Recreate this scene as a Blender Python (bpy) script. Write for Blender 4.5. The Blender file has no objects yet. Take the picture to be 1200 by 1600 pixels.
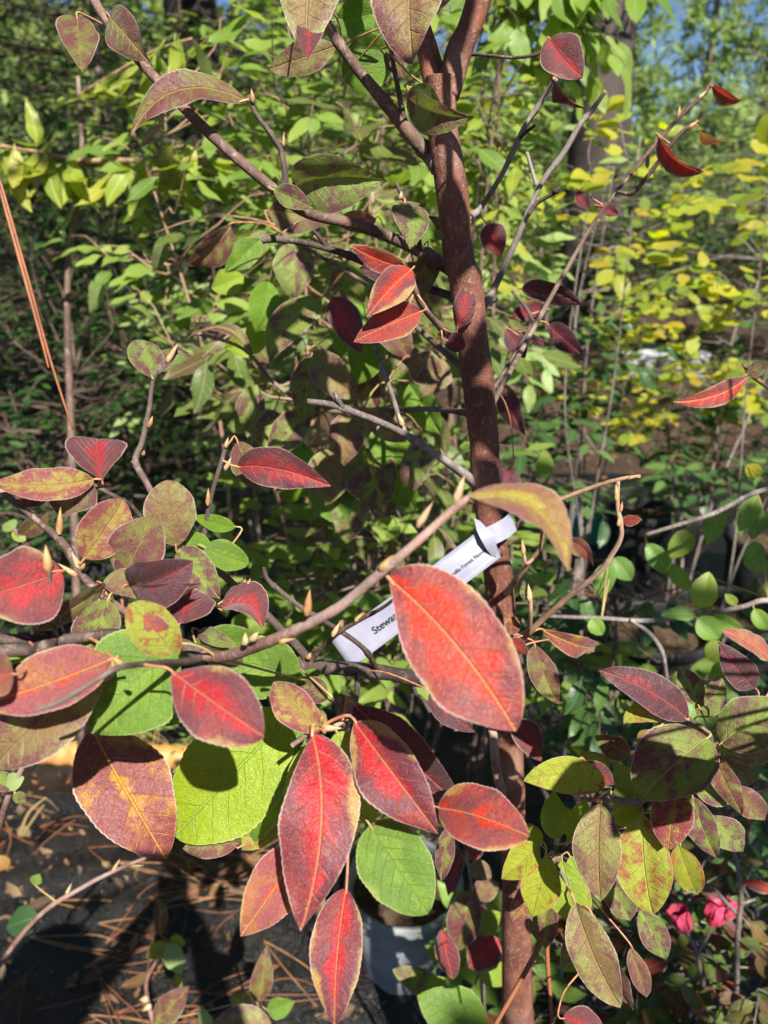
import bpy, math, random
import numpy as np
from mathutils import Vector, Matrix, noise

# ------------------------------------------------------------------ camera, sky, sun, exposure
scn = bpy.context.scene
COL = scn.collection
CAM_H, PITCH, FPX = 1.40, math.radians(22.0), 1204.0
cd = bpy.data.cameras.new('camera')
cam = bpy.data.objects.new('camera', cd); COL.objects.link(cam)
cam.location = (0, 0, CAM_H); cam.rotation_euler = (math.pi/2 - PITCH, 0, 0)
cd.sensor_fit = 'VERTICAL'; cd.sensor_height = 34.6; cd.lens = 34.6*FPX/1600.0
cd.clip_start = 0.02; cd.clip_end = 500
cd.dof.use_dof = True; cd.dof.focus_distance = 0.48; cd.dof.aperture_fstop = cd.lens/3.0
scn.camera = cam

SUN_EL, SUN_AZ = math.radians(46), math.radians(19)        # azimuth: to the right of straight behind the camera
to_sun = Vector((math.cos(SUN_EL)*math.sin(SUN_AZ), -math.cos(SUN_EL)*math.cos(SUN_AZ), math.sin(SUN_EL)))
w = bpy.data.worlds.new('World'); scn.world = w; w.use_nodes = True
wn = w.node_tree.nodes; wl = w.node_tree.links; wn.clear()
sky = wn.new('ShaderNodeTexSky'); sky.sky_type = 'NISHITA'; sky.sun_disc = False
sky.sun_elevation = SUN_EL; sky.sun_rotation = math.atan2(to_sun.x, to_sun.y)
sky.dust_density = 0.0; sky.ozone_density = 4.0; sky.altitude = 2500
bg = wn.new('ShaderNodeBackground'); bg.inputs[1].default_value = 0.05
wo = wn.new('ShaderNodeOutputWorld'); wl.new(sky.outputs[0], bg.inputs[0]); wl.new(bg.outputs[0], wo.inputs[0])
sl = bpy.data.lights.new('sun', 'SUN'); sl.energy = 5.0; sl.angle = math.radians(0.5); sl.color = (1.0, 0.95, 0.86)
so = bpy.data.objects.new('sun', sl); COL.objects.link(so)
so.rotation_euler = to_sun.to_track_quat('Z', 'Y').to_euler(); so.location = (1, -2, 5)
scn.view_settings.view_transform = 'Standard'; scn.view_settings.look = 'None'
scn.view_settings.exposure = 0.98; scn.view_settings.gamma = 1.0; scn.view_settings.use_curve_mapping = False
cy = scn.cycles
cy.use_adaptive_sampling = True; cy.adaptive_threshold = 0.02
cy.use_denoising = True
try: cy.denoiser = 'OPENIMAGEDENOISE'
except Exception: pass
cy.max_bounces = 7; cy.diffuse_bounces = 3; cy.glossy_bounces = 2; cy.transmission_bounces = 4; cy.transparent_max_bounces = 4
cy.sample_clamp_indirect = 3.0; cy.caustics_reflective = False; cy.caustics_refractive = False

# ------------------------------------------------------------------ frames and tags
FWD = Vector((0, math.cos(PITCH), -math.sin(PITCH))); RGT = Vector((1, 0, 0)); UPV = Vector((0, math.sin(PITCH), math.cos(PITCH)))
CAM = Vector((0, 0, CAM_H))
def P(px, py, d):                       # a measured direction and depth turned into the place it stands at
    return CAM + d*(FWD + ((px-600)/FPX)*RGT - ((py-800)/FPX)*UPV)
def PYp(px, py, Y):                     # the same, on the upright plane at distance Y
    v = (py-800)/FPX
    return P(px, py, Y/(math.cos(PITCH) - v*math.sin(PITCH)))
def GR(px, py, z=0.0):                  # the same, on the ground
    v = (py-800)/FPX
    return P(px, py, (CAM_H-z)/(math.sin(PITCH) + v*math.cos(PITCH)))
def project(p):
    q = p - CAM; d = q.dot(FWD)
    if d < 0.05: return (-1e5, -1e5, d)
    return (600 + FPX*q.dot(RGT)/d, 800 - FPX*q.dot(UPV)/d, d)

def link(o, parent=None, mat=None):
    COL.objects.link(o)
    if parent is not None: o.parent = parent
    return o
def empty(name, label, cat, loc=(0, 0, 0), group=None):
    o = bpy.data.objects.new(name, None); COL.objects.link(o); o.location = loc
    o.empty_display_size = 0.05
    o['label'] = label; o['category'] = cat
    if group: o['group'] = group
    return o
def tag(o, label, cat, group=None):
    o['label'] = label; o['category'] = cat
    if group: o['group'] = group
    return o
INV = {}
def obj(name, me, parent=None, kind=None, loc=None):
    o = bpy.data.objects.new(name, me); COL.objects.link(o)
    if parent is not None:
        o.parent = parent                # meshes are authored in world space: undo the parents' offsets
        off = Vector((0, 0, 0)); p = parent
        while p is not None: off += p.location; p = p.parent
        o.location = -off if loc is None else Vector(loc) - off
    elif loc is not None: o.location = loc
    if kind: o['kind'] = kind
    return o
def mesh(name, v, f, mats, lc=None, rnd=None, mi=None, smooth=True):
    me = bpy.data.meshes.new(name); me.from_pydata([tuple(x) for x in v], [], f)
    if not isinstance(mats, (list, tuple)): mats = [mats]
    for m in mats: me.materials.append(m)
    if lc is not None:
        a = me.attributes.new('lc', 'FLOAT_VECTOR', 'POINT'); a.data.foreach_set('vector', np.asarray(lc, dtype=np.float32).ravel())
    if rnd is not None:
        a = me.attributes.new('rnd', 'FLOAT', 'POINT'); a.data.foreach_set('value', np.asarray(rnd, dtype=np.float32))
    if mi is not None: me.polygons.foreach_set('material_index', mi)
    if smooth: me.polygons.foreach_set('use_smooth', [True]*len(me.polygons))
    me.update()
    return me

# ------------------------------------------------------------------ node helper
class NT:
    def __init__(s, name):
        s.m = bpy.data.materials.new(name); s.m.use_nodes = True
        s.t = s.m.node_tree; s.t.nodes.clear()
        s.out = s.t.nodes.new('ShaderNodeOutputMaterial')
    def set(s, sock, v):
        if isinstance(v, bpy.types.NodeSocket): s.t.links.new(v, sock)
        elif isinstance(v, (tuple, list)) and len(v) == 3 and sock.type == 'RGBA': sock.default_value = (*v, 1)
        else: sock.default_value = v
    def n(s, t, **kw):
        nd = s.t.nodes.new(t)
        for k, v in kw.items(): setattr(nd, k, v)
        return nd
    def m_(s, op, a, b=0.0, c=0.0, clamp=False):
        nd = s.n('ShaderNodeMath', operation=op, use_clamp=clamp)
        s.set(nd.inputs[0], a); s.set(nd.inputs[1], b); s.set(nd.inputs[2], c)
        return nd.outputs[0]
    def ss(s, x, a, b):                 # smoothstep
        nd = s.n('ShaderNodeMapRange', interpolation_type='SMOOTHSTEP')
        s.set(nd.inputs[0], x); s.set(nd.inputs[1], a); s.set(nd.inputs[2], b)
        return nd.outputs[0]
    def mix(s, f, a, b, bt='MIX'):
        nd = s.n('ShaderNodeMix', data_type='RGBA', blend_type=bt)
        s.set(nd.inputs[0], f); s.set(nd.inputs[6], a); s.set(nd.inputs[7], b)
        return nd.outputs[2]
    def noise(s, vec, scale, detail=2.0, rough=0.5, w=None):
        nd = s.n('ShaderNodeTexNoise')
        if w is not None:
            nd.noise_dimensions = '4D'; s.set(nd.inputs['W'], w)
        if vec is not None: s.t.links.new(vec, nd.inputs['Vector'])
        nd.inputs['Scale'].default_value = scale; nd.inputs['Detail'].default_value = detail; nd.inputs['Roughness'].default_value = rough
        return nd.outputs[0]
    def attr(s, name):
        nd = s.n('ShaderNodeAttribute', attribute_name=name); return nd
    def vscale(s, vec, sx, sy, sz):
        nd = s.n('ShaderNodeVectorMath', operation='MULTIPLY'); s.t.links.new(vec, nd.inputs[0]); nd.inputs[1].default_value = (sx, sy, sz)
        return nd.outputs[0]
    def bump(s, h, strength=0.3, dist=0.001):
        nd = s.n('ShaderNodeBump'); s.set(nd.inputs['Height'], h); nd.inputs['Strength'].default_value = strength; nd.inputs['Distance'].default_value = dist
        return nd.outputs[0]
    def principled(s, col, rough=0.5, normal=None, spec=0.5, sheen=0.0, **kw):
        nd = s.n('ShaderNodeBsdfPrincipled'); s.set(nd.inputs['Base Color'], col); s.set(nd.inputs['Roughness'], rough)
        nd.inputs['Specular IOR Level'].default_value = spec
        nd.inputs['Sheen Weight'].default_value = sheen; nd.inputs['Sheen Roughness'].default_value = 0.4
        if normal is not None: s.t.links.new(normal, nd.inputs['Normal'])
        return nd.outputs[0]
    def done(s, sh):
        s.t.links.new(sh, s.out.inputs[0]); return s.m

def leaf_material(name, body, patch, core, margin, vein, patch_t=0.5, core_w=0.0, margin_w=0.0, trans=0.35, under=None,
                  rough=0.36, pscale=4.0, hair=0.42, fringe=(0.62, 0.50, 0.44), spk=0.5, core_u=0.0):
    """Autumn leaf: blotches, midrib core colour, coloured margin, side veins, silky hairs, pale hairy edge."""
    N = NT(name)
    lc = N.attr('lc').outputs['Vector']
    sx = N.n('ShaderNodeSeparateXYZ'); N.t.links.new(lc, sx.inputs[0]); u, y, vn = sx.outputs
    rnd = N.n('ShaderNodeObjectInfo').outputs['Random']; W = N.m_('MULTIPLY', rnd, 37.0)
    av = N.m_('ABSOLUTE', vn); ay = N.m_('ABSOLUTE', y)
    flat = N.vscale(lc, 1, 1, 0)
    n1 = N.noise(flat, pscale, 3.0, 0.6, W); n2 = N.noise(flat, 24.0, 3.0, 0.65, W); n3 = N.noise(flat, 95.0, 2.0, 0.6, W)
    n4 = N.noise(flat, 2.3, 1.0, 0.5, N.m_('ADD', W, 9.0))
    # side veins: leave the midrib at an angle and sweep to the tip
    sgn = N.m_('MULTIPLY', N.m_('GREATER_THAN', y, 0.0), 0.5)
    ph = N.m_('SUBTRACT', u, N.m_('MULTIPLY', ay, 0.75)); ph = N.m_('SUBTRACT', ph, N.m_('MULTIPLY', N.m_('MULTIPLY', ay, ay), 0.9))
    ph = N.m_('ADD', N.m_('MULTIPLY', ph, 7.0), sgn); ph = N.m_('ADD', ph, N.m_('MULTIPLY', n1, 0.55))
    wn_ = N.n('ShaderNodeTexWhiteNoise', noise_dimensions='2D'); cv = N.n('ShaderNodeCombineXYZ'); N.set(cv.inputs[0], N.m_('FLOOR', N.m_('ADD', ph, 0.5))); N.set(cv.inputs[1], N.m_('ADD', sgn, N.m_('FLOOR', W)))
    N.t.links.new(cv.outputs[0], wn_.inputs['Vector']); cellv = wn_.outputs['Value']
    pm = N.m_('ADD', N.m_('MULTIPLY', n1, 0.62), N.m_('ADD', N.m_('ADD', N.m_('MULTIPLY', n2, 0.24), N.m_('MULTIPLY', N.m_('SUBTRACT', cellv, 0.5), 0.07)), N.m_('MULTIPLY', n3, 0.14)))
    th = N.m_('ADD', patch_t, N.m_('MULTIPLY', N.m_('SUBTRACT', rnd, 0.5), 0.06))
    pmask = N.ss(pm, N.m_('SUBTRACT', th, 0.075), N.m_('ADD', th, 0.075))
    col = N.mix(pmask, body, patch)
    if margin_w > 0:
        e = N.m_('ADD', N.m_('SUBTRACT', av, 0.10), N.m_('MULTIPLY', N.m_('SUBTRACT', n4, 0.5), 1.9)); e = N.m_('ADD', e, N.m_('MULTIPLY', N.m_('SUBTRACT', n2, 0.5), 0.35))
        col = N.mix(N.m_('MULTIPLY', N.ss(e, 1.0-margin_w, 1.05), 0.9), col, margin)
    if core_w > 0:
        e = N.m_('ADD', av, N.m_('MULTIPLY', N.m_('SUBTRACT', n1, 0.5), 1.3)); e = N.m_('ADD', e, N.m_('MULTIPLY', N.m_('SUBTRACT', n2, 0.5), 0.5))
        e = N.m_('ADD', e, N.m_('MULTIPLY', N.m_('SUBTRACT', u, 0.35), core_u)); e = N.m_('ADD', e, N.m_('MULTIPLY', N.m_('SUBTRACT', cellv, 0.42), 0.5)); e = N.m_('ADD', e, N.m_('MULTIPLY', N.m_('SUBTRACT', rnd, 0.5), 0.45)); e = N.m_('ADD', e, N.m_('MULTIPLY', N.m_('SUBTRACT', n3, 0.5), 0.5))
        col = N.mix(N.m_('MULTIPLY', N.ss(e, core_w, core_w*0.25), 0.9), col, core)
        nb = N.m_('ADD', N.m_('MULTIPLY', N.noise(flat, 6.5, 3.0, 0.6, N.m_('ADD', W, 3.0)), 0.8), N.m_('MULTIPLY', n3, 0.2))
        col = N.mix(N.m_('MULTIPLY', N.ss(nb, 0.52, 0.62), 0.6), col, body)
    vd = N.m_('ABSOLUTE', N.m_('SUBTRACT', N.m_('FRACT', ph), 0.5))
    vmask = N.m_('MULTIPLY', N.ss(vd, 0.06, 0.0), N.ss(av, 0.98, 0.3))
    fine = N.n('ShaderNodeTexVoronoi', feature='DISTANCE_TO_EDGE'); N.t.links.new(flat, fine.inputs['Vector']); fine.inputs['Scale'].default_value = 34.0
    net = N.ss(fine.outputs[0], 0.07, 0.0)
    rib = N.ss(ay, 0.013, 0.003)
    col = N.mix(N.m_('MULTIPLY', vmask, 0.45), col, vein); col = N.mix(N.m_('MULTIPLY', net, 0.05), col, vein)
    col = N.mix(N.m_('MULTIPLY', rib, 0.7), col, vein)
    # mottling and silky hairs
    hs = N.n('ShaderNodeHueSaturation'); N.t.links.new(col, hs.inputs['Color'])
    N.set(hs.inputs['Value'], N.m_('ADD', 1.0-spk/2, N.m_('MULTIPLY', N.ss(n3, 0.25, 0.75), spk))); N.set(hs.inputs['Hue'], N.m_('ADD', 0.49, N.m_('MULTIPLY', n2, 0.02)))
    N.set(hs.inputs['Saturation'], N.m_('ADD', 1.04, N.m_('MULTIPLY', rnd, 0.1)))
    col = hs.outputs[0]
    hn = N.noise(N.vscale(flat, 60, 170, 0), 2.2, 1.0, 0.5, W)
    hmask = N.m_('MULTIPLY', N.ss(hn, 0.60, 0.72), hair)
    col = N.mix(hmask, col, (0.66, 0.56, 0.56))
    en = N.m_('ADD', av, N.m_('MULTIPLY', N.m_('SUBTRACT', n3, 0.5), 0.06))
    col = N.mix(N.m_('MULTIPLY', N.ss(en, 0.95, 0.99), 0.72), col, fringe)
    geo = N.n('ShaderNodeNewGeometry')
    if under is None: under = tuple(0.55*b + 0.12 for b in body)
    ucol = N.mix(0.55, col, under)
    top = N.mix(geo.outputs['Backfacing'], col, ucol)
    h = N.m_('ADD', N.m_('MULTIPLY', vmask, -0.5), N.m_('ADD', N.m_('MULTIPLY', rib, -0.9), N.m_('ADD', N.m_('MULTIPLY', n2, 0.9), N.m_('MULTIPLY', n3, 0.35))))
    h = N.m_('SUBTRACT', h, N.m_('MULTIPLY', net, 0.07))
    nrm = N.bump(h, 0.75, 0.0013)
    rg = N.m_('ADD', rough, N.m_('MULTIPLY', n2, 0.25))
    pr = N.principled(top, rg, nrm, spec=0.6, sheen=0.28)
    tr = N.n('ShaderNodeBsdfTranslucent'); tcol = N.n('ShaderNodeHueSaturation'); N.t.links.new(col, tcol.inputs['Color'])
    tcol.inputs['Saturation'].default_value = 1.08; tcol.inputs['Value'].default_value = 1.35
    N.t.links.new(tcol.outputs[0], tr.inputs[0]); N.t.links.new(nrm, tr.inputs['Normal'])
    mx = N.n('ShaderNodeMixShader'); mx.inputs[0].default_value = trans
    N.t.links.new(pr, mx.inputs[1]); N.t.links.new(tr.outputs[0], mx.inputs[2])
    return N.done(mx.outputs[0])

def plain_leaf(name, cols, vein, trans=0.4, rough=0.4, patch=None, patch_t=0.6, spec=0.4):
    """Leaf of a background plant: each leaf takes its own tint from the list; midrib, veins and blotches."""
    N = NT(name)
    lc = N.attr('lc').outputs['Vector']
    sx = N.n('ShaderNodeSeparateXYZ'); N.t.links.new(lc, sx.inputs[0]); u, y, vn = sx.outputs
    oi = N.n('ShaderNodeObjectInfo').outputs['Random']
    r = N.m_('FRACT', N.m_('ADD', oi, N.attr('rnd').outputs['Fac'])); W = N.m_('MULTIPLY', r, 53.0)
    cr = N.n('ShaderNodeValToRGB'); N.t.links.new(r, cr.inputs[0]); e = cr.color_ramp.elements
    for i, c in enumerate(cols):
        el = e[i] if i < 2 else e.new(1.0)
        el.position = i/(len(cols)-1); el.color = (*c, 1)
    flat = N.vscale(lc, 1, 1, 0)
    n1 = N.noise(flat, 4.0, 3.0, 0.6, W); n2 = N.noise(flat, 30.0, 2.0, 0.6, W)
    col = cr.outputs[0]
    if patch is not None:
        pm = N.m_('ADD', N.m_('MULTIPLY', n1, 0.7), N.m_('MULTIPLY', n2, 0.3))
        col = N.mix(N.ss(pm, patch_t-0.06, patch_t+0.06), col, patch)
    ay = N.m_('ABSOLUTE', y)
    ph = N.m_('FRACT', N.m_('MULTIPLY', N.m_('SUBTRACT', u, N.m_('MULTIPLY', ay, 0.9)), 7.0))
    vm = N.ss(N.m_('ABSOLUTE', N.m_('SUBTRACT', ph, 0.5)), 0.1, 0.0)
    col = N.mix(N.m_('MULTIPLY', N.ss(ay, 0.022, 0.006), 0.6), col, vein); col = N.mix(N.m_('MULTIPLY', vm, 0.18), col, vein)
    hs = N.n('ShaderNodeHueSaturation'); N.t.links.new(col, hs.inputs['Color'])
    N.set(hs.inputs['Value'], N.m_('ADD', 0.8, N.m_('MULTIPLY', n2, 0.4)))
    col = hs.outputs[0]
    nrm = N.bump(N.m_('ADD', n2, N.m_('MULTIPLY', vm, -0.6)), 0.4, 0.001)
    geo = N.n('ShaderNodeNewGeometry')
    top = N.mix(N.m_('MULTIPLY', geo.outputs['Backfacing'], 0.4), col, (0.24, 0.27, 0.17))
    pr = N.principled(top, rough, nrm, spec=spec)
    tr = N.n('ShaderNodeBsdfTranslucent'); tc = N.n('ShaderNodeHueSaturation'); N.t.links.new(col, tc.inputs['Color'])
    tc.inputs['Saturation'].default_value = 1.15; tc.inputs['Value'].default_value = 1.6; tc.inputs['Hue'].default_value = 0.49
    N.t.links.new(tc.outputs[0], tr.inputs[0])
    mx = N.n('ShaderNodeMixShader'); mx.inputs[0].default_value = trans
    N.t.links.new(pr, mx.inputs[1]); N.t.links.new(tr.outputs[0], mx.inputs[2])
    return N.done(mx.outputs[0])

def bark(name, base, light, dark, scale=60.0, stretch=0.25, bumpd=0.0012, rough=0.75, flake=0.5):
    N = NT(name)
    tc = N.n('ShaderNodeTexCoord').outputs['Object']
    v = N.vscale(tc, 1, 1, stretch)
    n1 = N.noise(v, scale*0.35, 4.0, 0.65); n2 = N.noise(v, scale*2.2, 3.0, 0.7); n3 = N.noise(tc, scale*7, 2.0, 0.6)
    col = N.mix(N.ss(n1, 0.35, 0.68), dark, base)
    col = N.mix(N.m_('MULTIPLY', N.ss(n2, 0.54, 0.66), flake), col, light)
    col = N.mix(N.m_('MULTIPLY', N.ss(n3, 0.60, 0.70), flake*0.8), col, light)
    col = N.mix(N.m_('MULTIPLY', N.ss(n3, 0.42, 0.33), 0.5), col, dark)
    n5 = N.noise(v, scale*0.11, 3.0, 0.6); n6 = N.noise(N.vscale(tc, 1, 1, 3.0), scale*1.3, 2.0, 0.5)
    col = N.mix(N.m_('MULTIPLY', N.ss(n5, 0.50, 0.66), 0.42), col, light); col = N.mix(N.m_('MULTIPLY', N.ss(n5, 0.46, 0.34), 0.45), col, dark)
    col = N.mix(N.m_('MULTIPLY', N.ss(n6, 0.66, 0.72), flake), col, light)
    h = N.m_('ADD', N.m_('MULTIPLY', n2, 1.0), N.m_('MULTIPLY', n3, 0.5))
    return N.done(N.principled(col, rough, N.bump(h, 0.8, bumpd), spec=0.3))
def simple(name, c1, c2, scale=40, rough=0.6, bd=0.0005, spec=0.4, trans=0.0, det=3.0):
    N = NT(name); tc = N.n('ShaderNodeTexCoord').outputs['Object']
    n = N.noise(tc, scale, det, 0.6); n2 = N.noise(tc, scale*5, 2.0, 0.6)
    col = N.mix(N.ss(n, 0.35, 0.65), c1, c2)
    return N.done(N.principled(col, rough, N.bump(n2, 0.5, bd), spec=spec))

# --- leaf materials of the autumn tree
RED, CRIM, PUR, DPUR = (0.62, 0.045, 0.045), (0.42, 0.03, 0.045), (0.20, 0.04, 0.055), (0.085, 0.018, 0.035)
GOLD, LIME, GRN, OLV = (0.55, 0.36, 0.06), (0.30, 0.40, 0.045), (0.15, 0.26, 0.03), (0.17, 0.18, 0.04)
ORV, YLV = (0.72, 0.30, 0.13), (0.42, 0.42, 0.12)
LM = {
 'red':   leaf_material('leaf_red', (0.15, 0.040, 0.055), (0.27, 0.055, 0.055), (0.52, 0.040, 0.048), (0.46, 0.31, 0.11), (0.60, 0.25, 0.14), 0.54, 0.66, 0.22, 0.30, core_u=0.6),
 'hot':   leaf_material('leaf_bright_red', (0.32, 0.07, 0.06), (0.18, 0.045, 0.055), (0.60, 0.06, 0.038), (0.48, 0.31, 0.11), (0.62, 0.31, 0.16), 0.53, 0.58, 0.22, 0.30, hair=0.3, core_u=0.3),
 'pink':  leaf_material('leaf_rose_gold', (0.30, 0.085, 0.095), (0.40, 0.17, 0.08), (0.50, 0.10, 0.07), (0.46, 0.33, 0.08), (0.75, 0.38, 0.14), 0.52, 0.22, 0.30, 0.32),
 'goldp': leaf_material('leaf_gold_purple', (0.24, 0.075, 0.075), (0.44, 0.22, 0.06), (0.50, 0.28, 0.06), (0.50, 0.32, 0.07), (0.62, 0.33, 0.11), 0.53, 0.16, 0.20, 0.30),
 'dark':  leaf_material('leaf_dark_maroon', (0.075, 0.022, 0.03), (0.13, 0.03, 0.04), (0.24, 0.028, 0.04), PUR, (0.30, 0.10, 0.08), 0.56, 0.25, 0.0, 0.25, hair=0.45, fringe=(0.42, 0.30, 0.28)),
 'dred':  leaf_material('leaf_dark_red', (0.11, 0.032, 0.04), (0.17, 0.05, 0.05), (0.38, 0.04, 0.045), (0.30, 0.12, 0.06), (0.60, 0.12, 0.10), 0.54, 0.48, 0.12, 0.28, hair=0.35),
 'mott':  leaf_material('leaf_mottled', (0.26, 0.05, 0.06), (0.36, 0.28, 0.06), (0.36, 0.26, 0.06), (0.24, 0.05, 0.07), (0.46, 0.32, 0.10), 0.545, 0.16, 0.14, 0.30, pscale=7.0),
 'olivep':leaf_material('leaf_olive_purple', (0.17, 0.16, 0.04), (0.15, 0.04, 0.045), (0.24, 0.22, 0.05), (0.15, 0.05, 0.05), (0.40, 0.28, 0.09), 0.475, 0.22, 0.10, 0.34, pscale=3.5),
 'greenp':leaf_material('leaf_green_purple', (0.20, 0.27, 0.05), (0.16, 0.045, 0.06), (0.25, 0.33, 0.06), (0.15, 0.05, 0.06), (0.36, 0.40, 0.12), 0.50, 0.22, 0.08, 0.36, pscale=3.5),
 'purp':  leaf_material('leaf_purple', (0.18, 0.062, 0.062), (0.28, 0.27, 0.08), (0.26, 0.17, 0.06), PUR, (0.34, 0.26, 0.12), 0.52, 0.42, 0.0, 0.34),
 'bronze': leaf_material('leaf_bronze', (0.28, 0.13, 0.07), (0.34, 0.24, 0.06), (0.44, 0.36, 0.06), (0.25, 0.085, 0.085), (0.46, 0.38, 0.10), 0.56, 0.34, 0.50, 0.32, hair=0.5),
 'lime':  leaf_material('leaf_lime', (0.30, 0.40, 0.05), (0.26, 0.36, 0.05), (0.28, 0.42, 0.05), (0.33, 0.20, 0.06), (0.34, 0.44, 0.10), 0.55, 0.15, 0.07, 0.38, hair=0.12, fringe=(0.5, 0.52, 0.2)),
 'limep': leaf_material('leaf_lime_spotted', (0.34, 0.38, 0.05), (0.34, 0.09, 0.05), (0.40, 0.42, 0.06), (0.40, 0.13, 0.06), (0.46, 0.46, 0.12), 0.56, 0.25, 0.16, 0.38, pscale=7.0, hair=0.15, fringe=(0.5, 0.45, 0.25)),
 'green': leaf_material('leaf_green', (0.17, 0.30, 0.035), (0.13, 0.24, 0.03), (0.2, 0.33, 0.04), (0.28, 0.32, 0.06), (0.28, 0.38, 0.09), 0.5, 0.12, 0.06, 0.38, hair=0.12, fringe=(0.42, 0.5, 0.2)),
}
# --- leaf materials of the plants behind
BG = {
 'mid':    plain_leaf('leaf_mid_green', [(0.12, 0.21, 0.035), (0.20, 0.31, 0.05), (0.30, 0.40, 0.08), (0.15, 0.26, 0.06)], (0.3, 0.36, 0.14), 0.42),
 'midp':   plain_leaf('leaf_green_tinged', [(0.12, 0.19, 0.035), (0.17, 0.22, 0.05), (0.15, 0.09, 0.05), (0.12, 0.2, 0.05)], (0.3, 0.34, 0.14), 0.42, patch=(0.14, 0.045, 0.05), patch_t=0.58),
 'dark':   plain_leaf('leaf_dark_evergreen', [(0.013, 0.036, 0.010), (0.022, 0.058, 0.014), (0.055, 0.11, 0.022), (0.018, 0.05, 0.015)], (0.09, 0.14, 0.06), 0.25, 0.28, spec=0.5),  # dark evergreen greens, lowered further in colour to deepen the shade
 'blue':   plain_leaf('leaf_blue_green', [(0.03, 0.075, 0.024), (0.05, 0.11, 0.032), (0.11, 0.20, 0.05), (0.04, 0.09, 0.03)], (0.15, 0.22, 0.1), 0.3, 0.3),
 'yel':    plain_leaf('leaf_yellow_green', [(0.24, 0.36, 0.05), (0.38, 0.47, 0.05), (0.60, 0.56, 0.06), (0.18, 0.30, 0.05), (0.44, 0.50, 0.05), (0.60, 0.42, 0.06)], (0.5, 0.5, 0.15), 0.6),
 'limeb':  plain_leaf('leaf_drooping_lime', [(0.24, 0.33, 0.04), (0.36, 0.42, 0.05), (0.20, 0.28, 0.04), (0.42, 0.40, 0.06)], (0.5, 0.52, 0.2), 0.42),
 'pale':   plain_leaf('leaf_pale_green', [(0.24, 0.36, 0.10), (0.34, 0.46, 0.16), (0.2, 0.32, 0.08), (0.40, 0.50, 0.19)], (0.4, 0.46, 0.2), 0.42),
 'fresh':  plain_leaf('leaf_fresh_green', [(0.20, 0.36, 0.07), (0.28, 0.44, 0.08), (0.17, 0.32, 0.08), (0.38, 0.46, 0.07)], (0.4, 0.5, 0.2), 0.45),
 'azal':   plain_leaf('leaf_azalea', [(0.07, 0.13, 0.03), (0.12, 0.2, 0.035), (0.17, 0.045, 0.05), (0.10, 0.17, 0.03), (0.30, 0.045, 0.04)], (0.2, 0.24, 0.1), 0.35, patch=(0.14, 0.04, 0.05), patch_t=0.62),
 'pine':   plain_leaf('pine_foliage', [(0.15, 0.24, 0.07), (0.22, 0.33, 0.09), (0.30, 0.40, 0.12), (0.18, 0.27, 0.08)], (0.25, 0.3, 0.12), 0.35, 0.5),
 'wood':   plain_leaf('far_foliage', [(0.09, 0.15, 0.04), (0.15, 0.23, 0.05), (0.24, 0.29, 0.06), (0.11, 0.18, 0.05)], (0.25, 0.3, 0.12), 0.35, 0.5),
 'litter': plain_leaf('dry_leaf', [(0.22, 0.11, 0.055), (0.13, 0.085, 0.06), (0.30, 0.21, 0.13), (0.38, 0.20, 0.05), (0.10, 0.065, 0.045)], (0.4, 0.25, 0.12), 0.2, 0.6),
}
M_TRUNK = bark('bark_cinnamon', (0.255, 0.098, 0.062), (0.46, 0.30, 0.23), (0.135, 0.050, 0.036), 150, 0.55, 0.0016, 0.62, 0.5)
M_BR = bark('bark_brown', (0.21, 0.125, 0.095), (0.40, 0.30, 0.25), (0.10, 0.06, 0.05), 90, 0.5, 0.0008, 0.75, 0.5)
M_DK = bark('bark_dark', (0.115, 0.078, 0.068), (0.28, 0.22, 0.19), (0.05, 0.034, 0.03), 90, 0.5, 0.0006, 0.7, 0.45)
M_GY = bark('bark_grey', (0.25, 0.20, 0.18), (0.46, 0.41, 0.38), (0.11, 0.085, 0.08), 110, 0.5, 0.0006, 0.8, 0.5)
M_PK = bark('bark_rosy', (0.40, 0.24, 0.19), (0.58, 0.44, 0.38), (0.17, 0.09, 0.075), 120, 0.5, 0.0005, 0.65, 0.4)
M_TAN = bark('bark_tan', (0.45, 0.28, 0.18), (0.6, 0.45, 0.34), (0.25, 0.14, 0.09), 110, 0.5, 0.0005, 0.7, 0.35)
M_SHADE_PINE = bark('bark_shade_pine', (0.045, 0.036, 0.03), (0.09, 0.075, 0.065), (0.02, 0.016, 0.014), 7, 0.18, 0.02, 0.9, 0.4)  # pine bark with shade put into its colour
M_PINE = bark('bark_pine', (0.20, 0.15, 0.125), (0.34, 0.29, 0.26), (0.07, 0.05, 0.045), 7, 0.18, 0.02, 0.9, 0.5)
M_GPINE = bark('bark_grey_pine', (0.085, 0.064, 0.055), (0.17, 0.14, 0.12), (0.04, 0.032, 0.028), 7, 0.18, 0.02, 0.9, 0.4)
M_STEM = bark('bark_stem', (0.20, 0.13, 0.10), (0.42, 0.33, 0.27), (0.10, 0.06, 0.05), 60, 0.4, 0.001, 0.8, 0.5)
M_BUD = simple('bud_scales', (0.48, 0.33, 0.15), (0.38, 0.19, 0.09), 160, 0.5)
M_BUDP = simple('bud_pale', (0.52, 0.41, 0.22), (0.44, 0.29, 0.17), 160, 0.5)
M_PET = simple('petiole_skin', (0.55, 0.28, 0.14), (0.40, 0.14, 0.09), 200, 0.5)
M_PETG = simple('petiole_green', (0.36, 0.34, 0.12), (0.42, 0.26, 0.12), 200, 0.5)

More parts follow.
